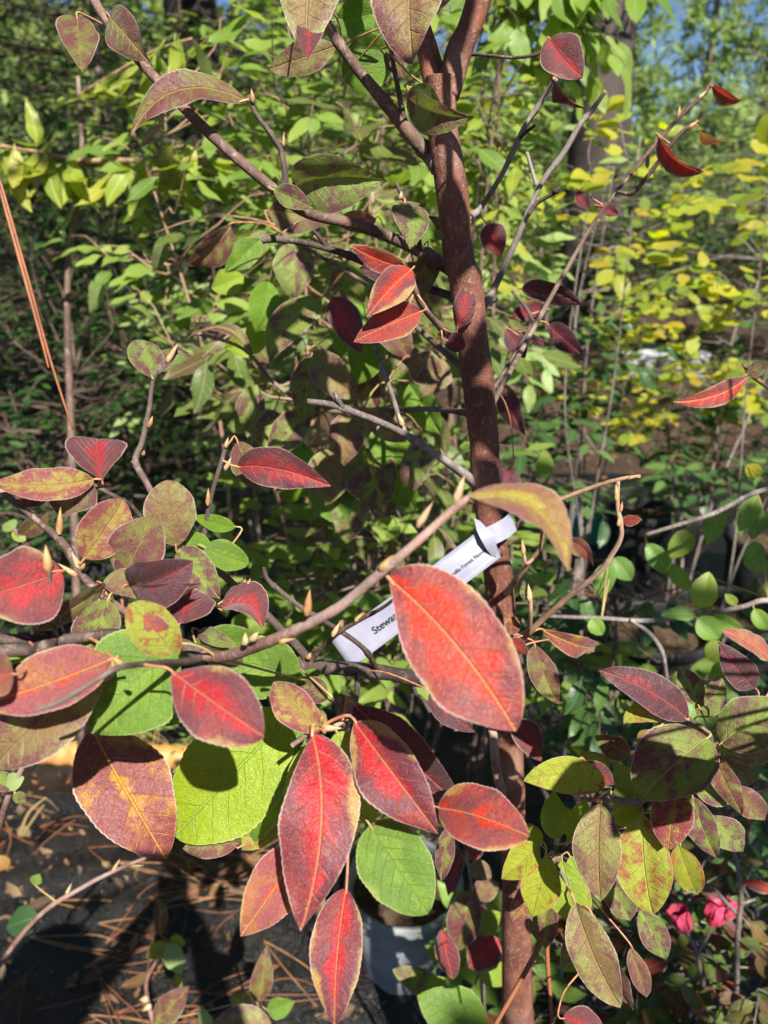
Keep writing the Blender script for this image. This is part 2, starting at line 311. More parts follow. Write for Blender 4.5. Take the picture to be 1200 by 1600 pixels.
# ------------------------------------------------------------------ shapes
def catmull(pts, n=5):
    out = []
    k = len(pts)
    for i in range(k-1):
        p0, p1, p2, p3 = pts[max(i-1, 0)], pts[i], pts[i+1], pts[min(i+2, k-1)]
        for j in range(n):
            t = j/n
            out.append(0.5*((2*p1) + (p2-p0)*t + (2*p0-5*p1+4*p2-p3)*t*t + (3*p1-p0-3*p2+p3)*t**3))
    out.append(pts[-1]); return out
def tube_data(pts, rad, seg=8, sub=5, rough=0.0, seed=0.0, knots=0.0, cap=True):
    """pts: Vectors, rad: radii (metres). A bent, slightly uneven tube."""
    q = [np.array((*p, r)) for p, r in zip(pts, rad)]
    c = catmull(q, sub) if len(q) > 2 or sub > 1 else q
    V, F = [], []
    ps = [Vector(x[:3]) for x in c]; rs = [max(x[3], 1e-4) for x in c]
    T0 = (ps[1]-ps[0]).normalized(); a = T0.orthogonal().normalized()
    for i, p in enumerate(ps):
        T = (ps[min(i+1, len(ps)-1)] - ps[max(i-1, 0)]).normalized()
        a = (a - T*a.dot(T)).normalized(); b = T.cross(a)
        for j in range(seg):
            th = 2*math.pi*j/seg; dr = a*math.cos(th) + b*math.sin(th); r = rs[i]
            if rough: r *= 1 + rough*noise.noise(Vector((p.x*40+seed, p.y*40, p.z*40)) + dr*0.8) + rough*0.6*noise.noise(p*150 + dr*1.5)
            if knots and (i*7+3) % 11 == 0: r *= 1 + knots
            V.append(p + dr*r)
    for i in range(len(ps)-1):
        for j in range(seg):
            F.append((i*seg+j, i*seg+(j+1) % seg, (i+1)*seg+(j+1) % seg, (i+1)*seg+j))
    if cap:
        F.append(tuple(range(seg-1, -1, -1))); m = (len(ps)-1)*seg; F.append(tuple(range(m, m+seg)))
    return V, F, ps
def shift(F, k): return [tuple(i+k for i in f) for f in F]
def bud_data(b, t, wid, seg=7):
    """A pointed bud with two overlapping scales."""
    ax = t-b; L = ax.length; ax = ax/L; s = ax.orthogonal().normalized(); q = ax.cross(s); V, F = [], []
    prof = [(0, .30), (.1, .62), (.28, 1.0), (.5, .92), (.72, .55), (.9, .2), (1.0, .03)]
    for k, (off, ln, wd) in enumerate([((0, 0), 1.0, 0.42), ((.13, .05), .80, .40), ((-.12, .06), .68, .38)]):
        base = len(V)
        for (u, r) in prof:
            c = b + ax*(u*L*ln) + s*(off[0]*wid*(1-u)) + q*(off[1]*wid + 0.10*wid*math.sin(u*2.5))
            for j in range(seg):
                th = 2*math.pi*j/seg; V.append(c + (s*math.cos(th) + q*math.sin(th))*(r*wid*wd))
        for i in range(len(prof)-1):
            for j in range(seg): F.append((base+i*seg+j, base+i*seg+(j+1) % seg, base+(i+1)*seg+(j+1) % seg, base+(i+1)*seg+j))
    return V, F
def leaf_local(wr, a=0.6, b=0.8, fold=0.12, curl=0.06, bend=0.0, wave=0.012, twist=0.0, tip=0.0, nu=30, nv=4, teeth=0.03, seed=0.0, bite=0.0, sides=None, puck=0.0):
    """Unit-length leaf in the XY plane, upper face +Z; wr is width / length."""
    a *= 1.18; b *= 1.3
    rr = random.Random(int(seed*1000)+11); al, ar = a*rr.uniform(.86, 1.16), a*rr.uniform(.86, 1.16); bl, br = b*rr.uniform(.92, 1.1), b*rr.uniform(.92, 1.1); sw = rr.uniform(-.07, .07)
    prof = [(al, bl, 1-sw), (ar, br, 1+sw)]
    if sides: prof = [sides[0], sides[1]]
    def half(t, k):
        a_, b_, w_ = prof[k]; pk = a_/(a_+b_)
        return max(.002, 0.5*wr*w_*(max(t, 0)**a_*max(1-t, 0)**b_)/(pk**a_*(1-pk)**b_))
    V, LC, F = [], [], []
    for i in range(nu+1):
        t = i/nu; t = 0.5 - 0.5*math.cos(math.pi*t)*(0.35) - 0.5*(1-2*t)*0.65
        hws = (half(t, 0), half(t, 1))
        cx, cyy = t, bend*4*t*(1-t); cz = curl*4*t*(1-t) + (tip*max(0, t-0.7)**2*6)
        slope = bend*4*(1-2*t); nx, ny = -slope, 1.0; nl = math.hypot(nx, ny); nx /= nl; ny /= nl
        tw = twist*(t-0.4)
        for j in range(-nv, nv+1):
            vn = j/nv; hw = hws[1 if j > 0 else 0]; e = hw*vn
            if abs(j) == nv:
                e *= 1 + teeth*(1 if i % 2 else -0.6)*(0.5+min(1, hw*8)) + 0.09*noise.noise(Vector((t*5, j+seed*7, seed)))
                if bite and vn*bite > 0 and 0.45 < t < 0.6: e *= 0.72
            ze = fold*abs(e)*(1.15-0.5*abs(vn)) + wave*(abs(vn)**2)*math.sin(t*9+seed*5+(1.7 if j > 0 else 0)) + e*math.tan(tw) \
               + 0.022*noise.noise(Vector((t*4+seed*3, e*7, seed)))*abs(vn) + puck*noise.noise(Vector((t*11+seed*3, e*16, seed)))
            if puck: ze += puck*.7*math.cos(2*math.pi*(t-.75*abs(e)-.9*e*e)*7 + (math.pi if e > 0 else 0))*min(1, abs(vn)*2)
            V.append((cx+nx*e, cyy+ny*e, cz+ze)); LC.append((t, e, vn))
    m = 2*nv+1
    for i in range(nu):
        for j in range(m-1): F.append((i*m+j, (i+1)*m+j, (i+1)*m+j+1, i*m+j+1))
    return V, LC, F
def frame(X, n0):
    X = X.normalized(); Z = (n0 - X*n0.dot(X)).normalized(); return X, Z.cross(X), Z

# ------------------------------------------------------------------ ground
def ground_mat():
    N = NT('forest_soil'); tc = N.n('ShaderNodeTexCoord').outputs['Object']
    n1 = N.noise(tc, 0.9, 4.0, 0.6); n2 = N.noise(tc, 14, 4.0, 0.7); n3 = N.noise(N.vscale(tc, 30, 8, 8), 3.0, 3.0, 0.7)
    col = N.mix(N.ss(n1, 0.4, 0.62), (0.04, 0.027, 0.02), (0.085, 0.055, 0.036))
    col = N.mix(N.m_('MULTIPLY', N.ss(n3, 0.52, 0.62), 0.6), col, (0.17, 0.09, 0.05))
    col = N.mix(N.m_('MULTIPLY', N.ss(n2, 0.58, 0.68), 0.5), col, (0.22, 0.16, 0.10))
    return N.done(N.principled(col, 0.9, N.bump(N.m_('ADD', n2, n3), 0.9, 0.02), spec=0.2))
def fabric_mat():
    N = NT('weed_fabric'); tc = N.n('ShaderNodeTexCoord').outputs['Object']
    wv = N.n('ShaderNodeTexChecker'); N.t.links.new(tc, wv.inputs['Vector']); wv.inputs['Scale'].default_value = 330
    n1 = N.noise(tc, 5, 4.0, 0.65); n2 = N.noise(tc, 60, 3.0, 0.7); n3 = N.noise(tc, 420, 1.0, 0.5)
    col = N.mix(N.ss(n1, 0.42, 0.66), (0.006, 0.006, 0.006), (0.018, 0.016, 0.014))
    col = N.mix(N.m_('MULTIPLY', N.ss(n2, 0.56, 0.68), 0.35), col, (0.075, 0.06, 0.045))
    rg = N.m_('ADD', 0.14, N.m_('MULTIPLY', n1, 0.32))
    h = N.m_('ADD', N.m_('MULTIPLY', wv.outputs[1], 0.25), N.m_('ADD', N.m_('MULTIPLY', n3, 1.1), n2))
    return N.done(N.principled(col, rg, N.bump(h, 0.9, 0.0035), spec=0.5))
def gz(x, y):
    return 0.03*noise.noise(Vector((x*0.35, y*0.35, 3.1)))*min(1, max(0, (y-4)/4))
gv, gf = [], []
xs = [-160, -80, -40] + [-20+i*1.0 for i in range(41)] + [40, 80, 160]; ys = [-60, -20, -5] + [i*1.0 for i in range(0, 31)] + [45, 80, 160, 260]
for yy in ys:
    for xx in xs: gv.append((xx, yy, gz(xx, yy) - 0.02))
nx_ = len(xs)
for i in range(len(ys)-1):
    for j in range(nx_-1): gf.append((i*nx_+j, i*nx_+j+1, (i+1)*nx_+j+1, (i+1)*nx_+j))
g = obj('ground', mesh('ground', gv, gf, ground_mat())); g['kind'] = 'structure'; g['label'] = 'brown soil strewn with pine straw under the plants'
def fz(x, y):
    z = 0.006*noise.noise(Vector((x*3, y*5, 0))) + 0.004*noise.noise(Vector((x*9, y*14, 1)))
    for (yc, sl_, hh, wd) in ((1.30, 0.06, 0.020, 0.020), (1.15, -0.05, 0.014, 0.016), (1.52, 0.03, 0.018, 0.02), (1.02, 0.10, 0.012, 0.014), (1.9, -0.02, 0.02, 0.03)):
        dy = y - yc - sl_*x - 0.03*math.sin(x*6+yc*9); z += hh*math.exp(-(dy/wd)**2)*(0.6+0.4*math.sin(x*5+yc*20))
    return z
fv, ff = [], []
NXF, NYF = 150, 130
for i in range(NYF+1):
    yy = 0.3 + 3.7*(i/NYF)**1.35
    for j in range(NXF+1):
        xx = -3.2 + 6.4*j/NXF; fv.append((xx, yy, fz(xx, yy) + 0.012))
for i in range(NYF):
    for j in range(NXF): ff.append((i*(NXF+1)+j, i*(NXF+1)+j+1, (i+1)*(NXF+1)+j+1, (i+1)*(NXF+1)+j))
fo = obj('fabric_path', mesh('fabric_path', fv, ff, fabric_mat())); fo['kind'] = 'structure'; fo['label'] = 'creased black woven weed fabric covering the ground'

# ------------------------------------------------------------------ generic plants behind the tree
BGM = {}
def bg_leaf_mesh(style, wr, lod, var, fold, droop, ab):
    key = (style, wr, lod, var, fold, droop, ab)
    if key not in BGM:
        nu, nv = (12, 2) if lod == 0 else ((5, 1) if lod == 1 else (3, 1))
        V, LC, F = leaf_local(wr, ab[0], ab[1], fold + 0.1*(var-1), -droop*0.16*(0.6+0.5*var) if droop else 0.05*(var-1), 0.06*(var-1), 0.02 if lod == 0 else 0.0, 0.25*(var-1), 0, nu, nv, 0.02 if lod == 0 else 0, seed=var*1.7)
        # stalk
        V = [(x+0.12, y, z) for (x, y, z) in V]
        k = len(V); V += [(0, 0.008, 0), (0, -0.008, 0), (0.13, -0.012, 0), (0.13, 0.012, 0)]; LC += [(0, 0, 0)]*4; F = F + [(k, k+1, k+2, k+3)]
        BGM[key] = (np.array(V), np.array(LC), F, mesh(style+'_leaf', V, F, BG[style], LC, [0.0]*len(V)))
    return BGM[key]
TOTAL = [0]
def put_leaves(root, leaves, style, wr=0.42, cap=150, fold=0.15, droop=0.0, ab=(0.6, 0.75), minpx=9.0, stuff_name='foliage'):
    """leaves: list of (pos, dir, normal, length). The ones that show largest are single leaves, the rest one mass."""
    info = []
    for L in leaves:
        x, y, d = project(L[0]); vis = -30 < x < 1230 and -30 < y < 1630
        info.append((FPX*L[3]/d if vis and d > 0.1 else 0.0, L))
    info.sort(key=lambda t: -t[0])
    single = [t for t in info[:cap] if t[0] >= minpx]; rest = info[len(single):]
    off = Vector(root.location)
    rs = random.Random(len(leaves)*7+int(wr*100))
    for px, (p, dr, nn, ln) in single:
        var = rs.randrange(3); lod = 0 if px > 38 else 1
        me = bg_leaf_mesh(style, wr, lod, var, fold, droop, ab)[3]
        X, Y, Z = frame(dr, nn)
        o = bpy.data.objects.new('leaf', me); COL.objects.link(o); o.parent = root
        M = Matrix((X, Y, Z)).transposed().to_4x4() @ Matrix.Scale(ln, 4); M.translation = p - off
        o.matrix_local = M; TOTAL[0] += 1
    if rest:
        VV, LL, FF, RR = [], [], [], []; k = 0
        for px, (p, dr, nn, ln) in rest:
            V, LC, F, _ = bg_leaf_mesh(style, wr, 1 if px > 14 else 2, rs.randrange(3), fold, droop, ab)
            X, Y, Z = frame(dr, nn); R = np.array((X, Y, Z))
            VV.append((V*ln) @ R + np.array(p)); LL.append(LC); RR += [rs.random()]*len(V); FF += shift(F, k); k += len(V)
        o = obj(stuff_name, mesh(stuff_name, np.vstack(VV).tolist(), FF, BG[style], np.vstack(LL), RR), root); o['kind'] = 'stuff'
def rdir(r, up=0.0):
    while True:
        v = Vector((r.uniform(-1, 1), r.uniform(-1, 1), r.uniform(-1, 1)))
        if 0.05 < v.length < 1: v.normalize(); return (v + Vector((0, 0, up))).normalized()
def leaves_on_twig(r, a, b, step, ln, droop, out, spread=0.9, updir=Vector((0, 0, 1)), jit=0.35, camface=0.0):
    ax = (b-a); L = ax.length; n = max(2, int(L/step)); ax.normalize()
    side = ax.cross(updir)
    if side.length < 0.05: side = ax.orthogonal()
    side.normalize()
    for i in range(n+1):
        t = (i+0.6)/(n+1); p = a.lerp(b, min(t, 1.0)); s = side*(1 if i % 2 else -1)
        if i == n: s = s*0.2
        d = (ax*0.55 + s*spread + rdir(r)*jit - Vector((0, 0, droop))).normalized()
        nn = (updir + rdir(r)*0.45 + (CAM-p).normalized()*camface + to_sun*0.3)
        if abs(nn.normalized().dot(d)) > 0.95: nn = nn + side
        out.append((p, d, nn.normalized(), ln*r.uniform(0.65, 1.15)))
def tubes_obj(name, segs, mat, root, kind=None):
    VV, FF, k = [], [], 0
    for pts, rad, seg, sub in segs:
        V, F, _ = tube_data(pts, rad, seg, sub, 0.06); VV += V; FF += shift(F, k); k += len(V)
    return obj(name, mesh(name, VV, FF, mat), root, kind)
def plant(name, label, cat, base, c, ext, style, n_twigs, leaf, seed, wr=0.42, twig=0.22, stems=3, mat=None, droop=0.2, cap=120, group=None,
          shell=0.35, step=None, ab=(0.6, 0.75), rs=0.006, up=0.25, camface=0.15, fold=0.15, hole=0.0, ldroop=0.0, minpx=9.0):
    """A bush or small tree: stems from the base, twigs through the crown's volume, leaves alternating along the twigs."""
    r = random.Random(seed); base = Vector(base); c = Vector(c); mat = mat or M_STEM
    root = empty(name, label, cat, base, group)
    stem_pts = []
    for s in range(stems):
        tgt = c + Vector((r.uniform(-.6, .6)*ext[0], r.uniform(-.5, .5)*ext[1], ext[2]*r.uniform(.3, .9)))
        b0 = base + Vector((r.uniform(-.03, .03), r.uniform(-.03, .03), 0))
        m1 = b0.lerp(tgt, 0.35) + Vector((r.uniform(-.05, .05), r.uniform(-.05, .05), 0.05)); m2 = b0.lerp(tgt, 0.7) + Vector((r.uniform(-.06, .06), r.uniform(-.06, .06), 0))
        V, F, ps = tube_data([b0, m1, m2, tgt], [rs, rs*.8, rs*.55, rs*.25], 7, 6, 0.08)
        obj('stem', mesh('stem', V, F, mat), root); stem_pts += ps[3:]
    leaves, segs = [], []
    k = 0
    while k < n_twigs:
        q = rdir(r)*((shell + (1-shell)*r.random())**0.7)
        p = c + Vector((q.x*ext[0], q.y*ext[1], q.z*ext[2]))
        if p.z < base.z + 0.03: continue
        if hole and noise.noise(p*(1.6/max(ext))*2 + Vector((seed, 0, 0))) < hole-0.5: k += 0.25; continue
        near = min(stem_pts, key=lambda s: (s-p).length + 0.8*max(0, s.z-p.z))
        out = (p - near); dl = out.length; out = (out.normalized() if dl > 1e-4 else Vector((0, 0, 1))) * 0.7 + rdir(r)*0.5 + Vector((0, 0, up)); out.normalize()
        e = p + out*twig*r.uniform(.6, 1.2) - Vector((0, 0, droop*twig*0.6))
        mid = p.lerp(e, 0.5) + Vector((0, 0, 0.02))
        segs.append(([near, near.lerp(p, .5)+rdir(r)*0.02, p, mid, e], [rs*.35, rs*.3, rs*.24, rs*.2, rs*.12], 4, 2))
        leaves_on_twig(r, p, e, step or leaf*0.42, leaf, droop, leaves, camface=camface)
        k += 1
    tubes_obj('twigs', segs, mat, root, 'stuff')
    put_leaves(root, leaves, style, wr, cap, fold, ldroop, ab, minpx)
    return root

# ------------------------------------------------------------------ the autumn tree with the tag
TY = 0.575
base = PYp(812, 1700, TY); base.z = 0.0
tree = empty('stewartia_tree', 'slim tree with smooth reddish brown trunk and large red and purple autumn leaves', 'tree', base)
tp = [(690, 118, 50), (690, 150, 47), (691, 200, 46), (706, 300, 50), (717, 400, 47), (729, 450, 52), (737, 520, 48), (747, 600, 50), (757, 700, 46), (759, 750, 46), (768, 830, 43), (779, 904, 44),
      (787, 1030, 50), (792, 1150, 50), (799, 1270, 44), (806, 1380, 43), (808, 1555, 48), (810, 1700, 50)]
tpts, trad = [], []
for x, y, wd in tp:
    p = PYp(x, y, TY); tpts.append(p); trad.append(0.5*wd*project(p)[2]/FPX)
tpts.append(Vector((base.x, TY, 0.0))); trad.append(0.02)
V, F, _ = tube_data(tpts, trad, 22, 9, 0.055, 2.0, 0.0)
trunk = obj('trunk', mesh('trunk', V, F, M_TRUNK), tree)

BRP = {}
def branch(key, pts, mat, seg=9, sub=6, name='branch', parent=None, rough=0.09, knots=0.0, close=False):
    """pts: (px, py, depth, apparent width in px) or (.., 'Y') points"""
    v, r = [], []
    for q in pts:
        p = P(q[0], q[1], q[2]); v.append(p); r.append(0.5*q[3]*q[2]/FPX)
    V, F, ps = tube_data(v, r, seg, sub, rough, len(BRP)*3.1, knots)
    o = obj(name, mesh(name, V, F, mat), parent or tree)
    BRP[key] = (o, ps); return o
def TD(py): return TY/(math.cos(PITCH) - (py-800)/FPX*math.sin(PITCH))
# the two leaders of the fork
branch('fork_r', [(698, 150, TD(150), 40), (716, 85, .505, 42), (733, 45, .50, 38), (748, 0, .495, 38), (775, -80, .48, 34)], M_TRUNK, 16, 7, rough=0.06)
branch('fork_l', [(684, 150, TD(150), 38), (672, 95, .515, 36), (655, 30, .51, 30), (640, -60, .50, 26)], M_TRUNK, 14, 7, rough=0.06)
branch('long', [(118, -60, .50, 14), (165, 30, .49, 15), (250, 130, .485, 16), (345, 225, .48, 17), (430, 297, .49, 17), (480, 333, .505, 17), (560, 352, .525, 18), (640, 385, .55, 19), (700, 418, .575, 22), (718, 432, TD(432), 26)], M_BR, 10, 7, knots=0.12)
branch('upper', [(470, -40, .50, 15), (515, 45, .50, 16), (560, 110, .51, 18), (610, 170, .515, 21), (650, 220, .525, 24), (674, 243, .535, 30), (688, 258, TD(258), 34)], M_BR, 10, 7, knots=0.1)
branch('upper_twig', [(606, 40, .50, 7), (612, 85, .50, 7), (620, 130, .505, 8), (633, 195, .518, 10)], M_DK)
branch('arch_twig', [(388, 150, .47, 9), (400, 178, .472, 8), (425, 212, .476, 8), (440, 238, .48, 9), (446, 280, .485, 10), (449, 305, .49, 12)], M_DK)
branch('dead', [(410, 376, .54, 11), (425, 374, .54, 11), (470, 378, .545, 10), (530, 394, .55, 11), (575, 412, .56, 12), (640, 440, .59, 12), (725, 470, TD(470), 14)], M_DK, knots=0.25)
branch('dead_spur', [(490, 361, .54, 6), (500, 372, .543, 7), (512, 388, .548, 8)], M_DK)
branch('grey_leaf_twig', [(618, 285, .51, 6), (634, 318, .515, 7), (650, 360, .53, 8), (658, 392, .555, 9)], M_DK)
branch('mid', [(642, 425, .50, 8), (648, 450, .505, 9), (660, 478, .52, 10), (695, 518, .56, 12), (735, 548, TD(548), 14)], M_BR)
branch('grey', [(480, 627, .50, 9), (520, 633, .505, 10), (560, 647, .515, 11), (620, 672, .54, 11), (690, 716, .575, 12), (735, 748, .605, 16), (752, 758, TD(758), 18)], M_GY, knots=0.22)
branch('grey_spur', [(522, 612, .50, 6), (528, 624, .502, 8), (535, 636, .507, 8)], M_GY)
branch('grey_up', [(586, 535, .53, 7), (596, 570, .535, 7), (612, 615, .54, 8), (626, 660, .545, 8), (636, 680, .547, 9)], M_GY, knots=0.2)
branch('right_thin', [(868, 122, .52, 10), (850, 152, .53, 9), (822, 195, .54, 9), (806, 228, .55, 9), (780, 280, .57, 8), (748, 328, .585, 9), (725, 345, TD(345), 12)], M_GY, knots=0.25)
branch('right_thin_spur', [(836, 196, .535, 5), (824, 205, .54, 6), (812, 216, .545, 6)], M_DK)
branch('right_long', [(946, 142, .52, 6), (925, 172, .53, 8), (906, 195, .535, 9), (880, 240, .545, 9), (850, 280, .555, 9), (830, 320, .565, 9), (800, 390, .585, 10), (765, 465, .61, 11), (745, 490, TD(490), 14)], M_GY, knots=0.25)
branch('right_long_spur', [(872, 297, .55, 9), (860, 305, .553, 6), (838, 318, .56, 7), (826, 335, .565, 7)], M_DK)
branch('right_long_nub', [(823, 238, .555, 6), (830, 262, .557, 6), (838, 290, .56, 7)], M_GY)
branch('red_twig', [(856, 74, .49, 6), (835, 86, .49, 5), (800, 90, .495, 5), (760, 86, .50, 5), (735, 85, .505, 7), (715, 95, .507, 10)], M_DK)
branch('far_right_twig', [(1112, 130, .62, 7), (1095, 152, .62, 7), (1060, 185, .63, 7), (1020, 230, .64, 7), (975, 285, .65, 6), (930, 345, .66, 6), (880, 430, .67, 7), (830, 520, .68, 8), (765, 640, TD(640)+.01, 9)], M_STEM)
branch('far_right_twig2', [(1090, 188, .60, 6), (1060, 212, .61, 7), (1025, 258, .625, 7), (990, 300, .64, 7), (965, 300, .65, 6)], M_STEM)
branch('main', [(-40, 992, .35, 18), (0, 998, .355, 18), (90, 1000, .365, 18), (180, 990, .38, 18), (260, 1000, .39, 20), (310, 1018, .40, 22), (360, 1030, .425, 21), (420, 1038, .46, 21), (480, 1042, .50, 22), (560, 1046, .55, 22), (640, 1058, .60, 24), (700, 1075, .635, 26), (770, 1110, TD(1100), 32), (788, 1125, TD(1125), 30)], M_DK, 11, 6, rough=0.12, knots=0.1)
branch('cut', [(-40, 1016, .345, 20), (0, 1017, .35, 20), (50, 1015, .355, 21), (72, 1011, .345, 24)], M_DK, 10, 5, rough=0.12)
branch('cut_join', [(86, 1000, .365, 14), (78, 1006, .358, 17), (62, 1014, .352, 19)], M_DK, 9, 5)
branch('near', [(735, 775, .292, 7), (722, 785, .293, 13), (700, 803, .295, 14), (650, 848, .30, 14), (597, 893, .31, 16), (560, 925, .32, 16), (520, 955, .33, 17), (450, 990, .35, 18), (400, 1010, .37, 19), (350, 1026, .39, 18), (315, 1024, .40, 18)], M_PK, 12, 7, rough=0.07, knots=0.08)
branch('front', [(52, 1110, .272, 6), (85, 1100, .275, 10), (118, 1082, .28, 9), (150, 1063, .285, 8), (190, 1042, .295, 9), (250, 1036, .335, 10), (290, 1034, .38, 12), (318, 1026, .40, 14)], M_DK, knots=0.15)
branch('left', [(-20, 748, .41, 8), (0, 765, .41, 9), (60, 815, .405, 10), (100, 850, .40, 13), (125, 895, .40, 13), (150, 920, .40, 13), (185, 948, .395, 12), (230, 975, .395, 12), (290, 1012, .40, 14)], M_BR, 10, 6, knots=0.12)
branch('left_up', [(76, 892, .345, 8), (78, 910, .345, 6), (82, 945, .35, 6), (86, 985, .36, 8), (87, 1000, .365, 10)], M_BR)
branch('left_down', [(86, 945, .36, 5), (98, 985, .37, 5), (112, 1015, .375, 5)], M_GY)
branch('tall', [(278, 545, .455, 6), (258, 568, .455, 6), (240, 592, .455, 7), (233, 640, .455, 8), (222, 690, .46, 9), (212, 722, .46, 11), (232, 760, .455, 10), (262, 820, .45, 10), (300, 862, .45, 10), (340, 890, .455, 11), (375, 923, .46, 12), (408, 952, .47, 12), (440, 985, .48, 13), (475, 1022, .495, 14), (484, 1042, .50, 14)], M_DK, 9, 6, knots=0.15)
branch('tall_spur', [(206, 720, .458, 6), (218, 735, .459, 9), (226, 748, .457, 10)], M_DK)
branch('short', [(353, 698, .44, 7), (345, 725, .44, 7), (330, 775, .445, 8), (322, 820, .45, 9), (312, 868, .452, 10)], M_DK)
branch('leaf_left_twig', [(142, 755, .42, 6), (160, 765, .42, 7), (180, 776, .42, 7), (205, 790, .43, 7), (240, 830, .445, 8), (270, 838, .45, 8)], M_DK)
branch('dark_spur', [(412, 886, .47, 6), (418, 905, .472, 8), (440, 925, .475, 8), (475, 952, .48, 8), (530, 985, .50, 8), (570, 1015, .52, 8), (590, 1048, .565, 9)], M_DK, knots=0.35)
branch('bud_twig', [(628, 925, .40, 5), (600, 948, .42, 6), (560, 970, .44, 7), (525, 992, .46, 7), (490, 1028, .495, 9), (484, 1040, .50, 10)], M_STEM, knots=0.2)
branch('lower', [(558, 1048, .55, 9), (558, 1080, .51, 9), (552, 1105, .465, 9), (540, 1128, .42, 10), (520, 1138, .405, 11), (497, 1138, .395, 8)], M_DK)
branch('lower_stub', [(455, 1166, .385, 8), (470, 1155, .388, 8), (490, 1142, .395, 8), (510, 1138, .40, 8)], M_STEM)
branch('lower_right', [(520, 1090, .43, 8), (535, 1108, .43, 8), (545, 1122, .425, 9)], M_DK)
branch('hook', [(672, 1113, .58, 7), (660, 1092, .59, 6), (650, 1084, .60, 6), (645, 1062, .605, 8)], M_DK, knots=0.3)
branch('rosy', [(966, 752, .48, 6), (965, 790, .485, 7), (971, 835, .49, 8), (955, 868, .50, 9), (935, 895, .51, 9), (885, 935, .535, 9), (845, 970, .555, 10), (815, 1000, .58, 11), (792, 1030, TD(1030), 14)], M_TAN, 9, 6, knots=0.18)
branch('rosy2', [(1000, 744, .50, 6), (972, 748, .50, 6), (930, 760, .51, 7), (870, 783, .52, 7), (850, 800, .53, 7), (846, 850, .55, 7), (830, 875, .56, 7), (805, 908, .585, 9), (788, 930, TD(930), 12)], M_TAN, 9, 6, knots=0.18)
branch('rosy_spur', [(818, 862, .55, 5), (822, 880, .553, 6), (832, 874, .557, 6)], M_TAN)
branch('stub_r', [(829, 935, .53, 6), (829, 960, .535, 7), (826, 992, .565, 8)], M_TAN)
branch('down_r', [(770, 1140, TD(1140)-.03, 14), (773, 1180, TD(1180)-.03, 14), (778, 1215, TD(1215)-.03, 15), (790, 1250, TD(1250), 16)], M_PK, rough=0.05)
branch('right_low', [(1045, 1092, .46, 5), (1075, 1122, .465, 6), (1110, 1150, .47, 8), (1098, 1185, .475, 9), (1060, 1222, .48, 10), (1005, 1262, .49, 9), (950, 1300, .52, 10), (890, 1345, .55, 12), (830, 1395, .65, 14), (808, 1420, TD(1420), 20)], M_DK, knots=0.15)
branch('right_low2', [(898, 1248, .455, 6), (930, 1250, .46, 8), (965, 1250, .47, 10), (1000, 1258, .487, 10)], M_STEM, knots=0.2)
branch('right_low3', [(850, 1345, .52, 8), (868, 1342, .525, 10), (885, 1345, .545, 11)], M_STEM, knots=0.2)
branch('right_low4', [(868, 1352, .50, 5), (882, 1372, .50, 5), (893, 1405, .505, 5)], M_GY)
branch('right_tip', [(1175, 1120, .475, 5), (1150, 1142, .472, 7), (1128, 1160, .471, 8), (1108, 1165, .472, 8)], M_DK)
branch('back_a', [(305, 520, .78, 5), (380, 545, .79, 6), (430, 600, .80, 7), (500, 640, .80, 7), (600, 640, .76, 8), (690, 640, .70, 9), (745, 650, TD(650), 12)], M_STEM)
branch('back_b', [(440, 365, .80, 6), (500, 400, .79, 6), (580, 450, .75, 7), (660, 520, .70, 9), (735, 585, TD(585), 12)], M_STEM)
branch('right_back', [(800, 455, .70, 5), (830, 500, .69, 6), (800, 560, .68, 6), (770, 610, .67, 7), (750, 640, TD(640), 9)], M_DK)

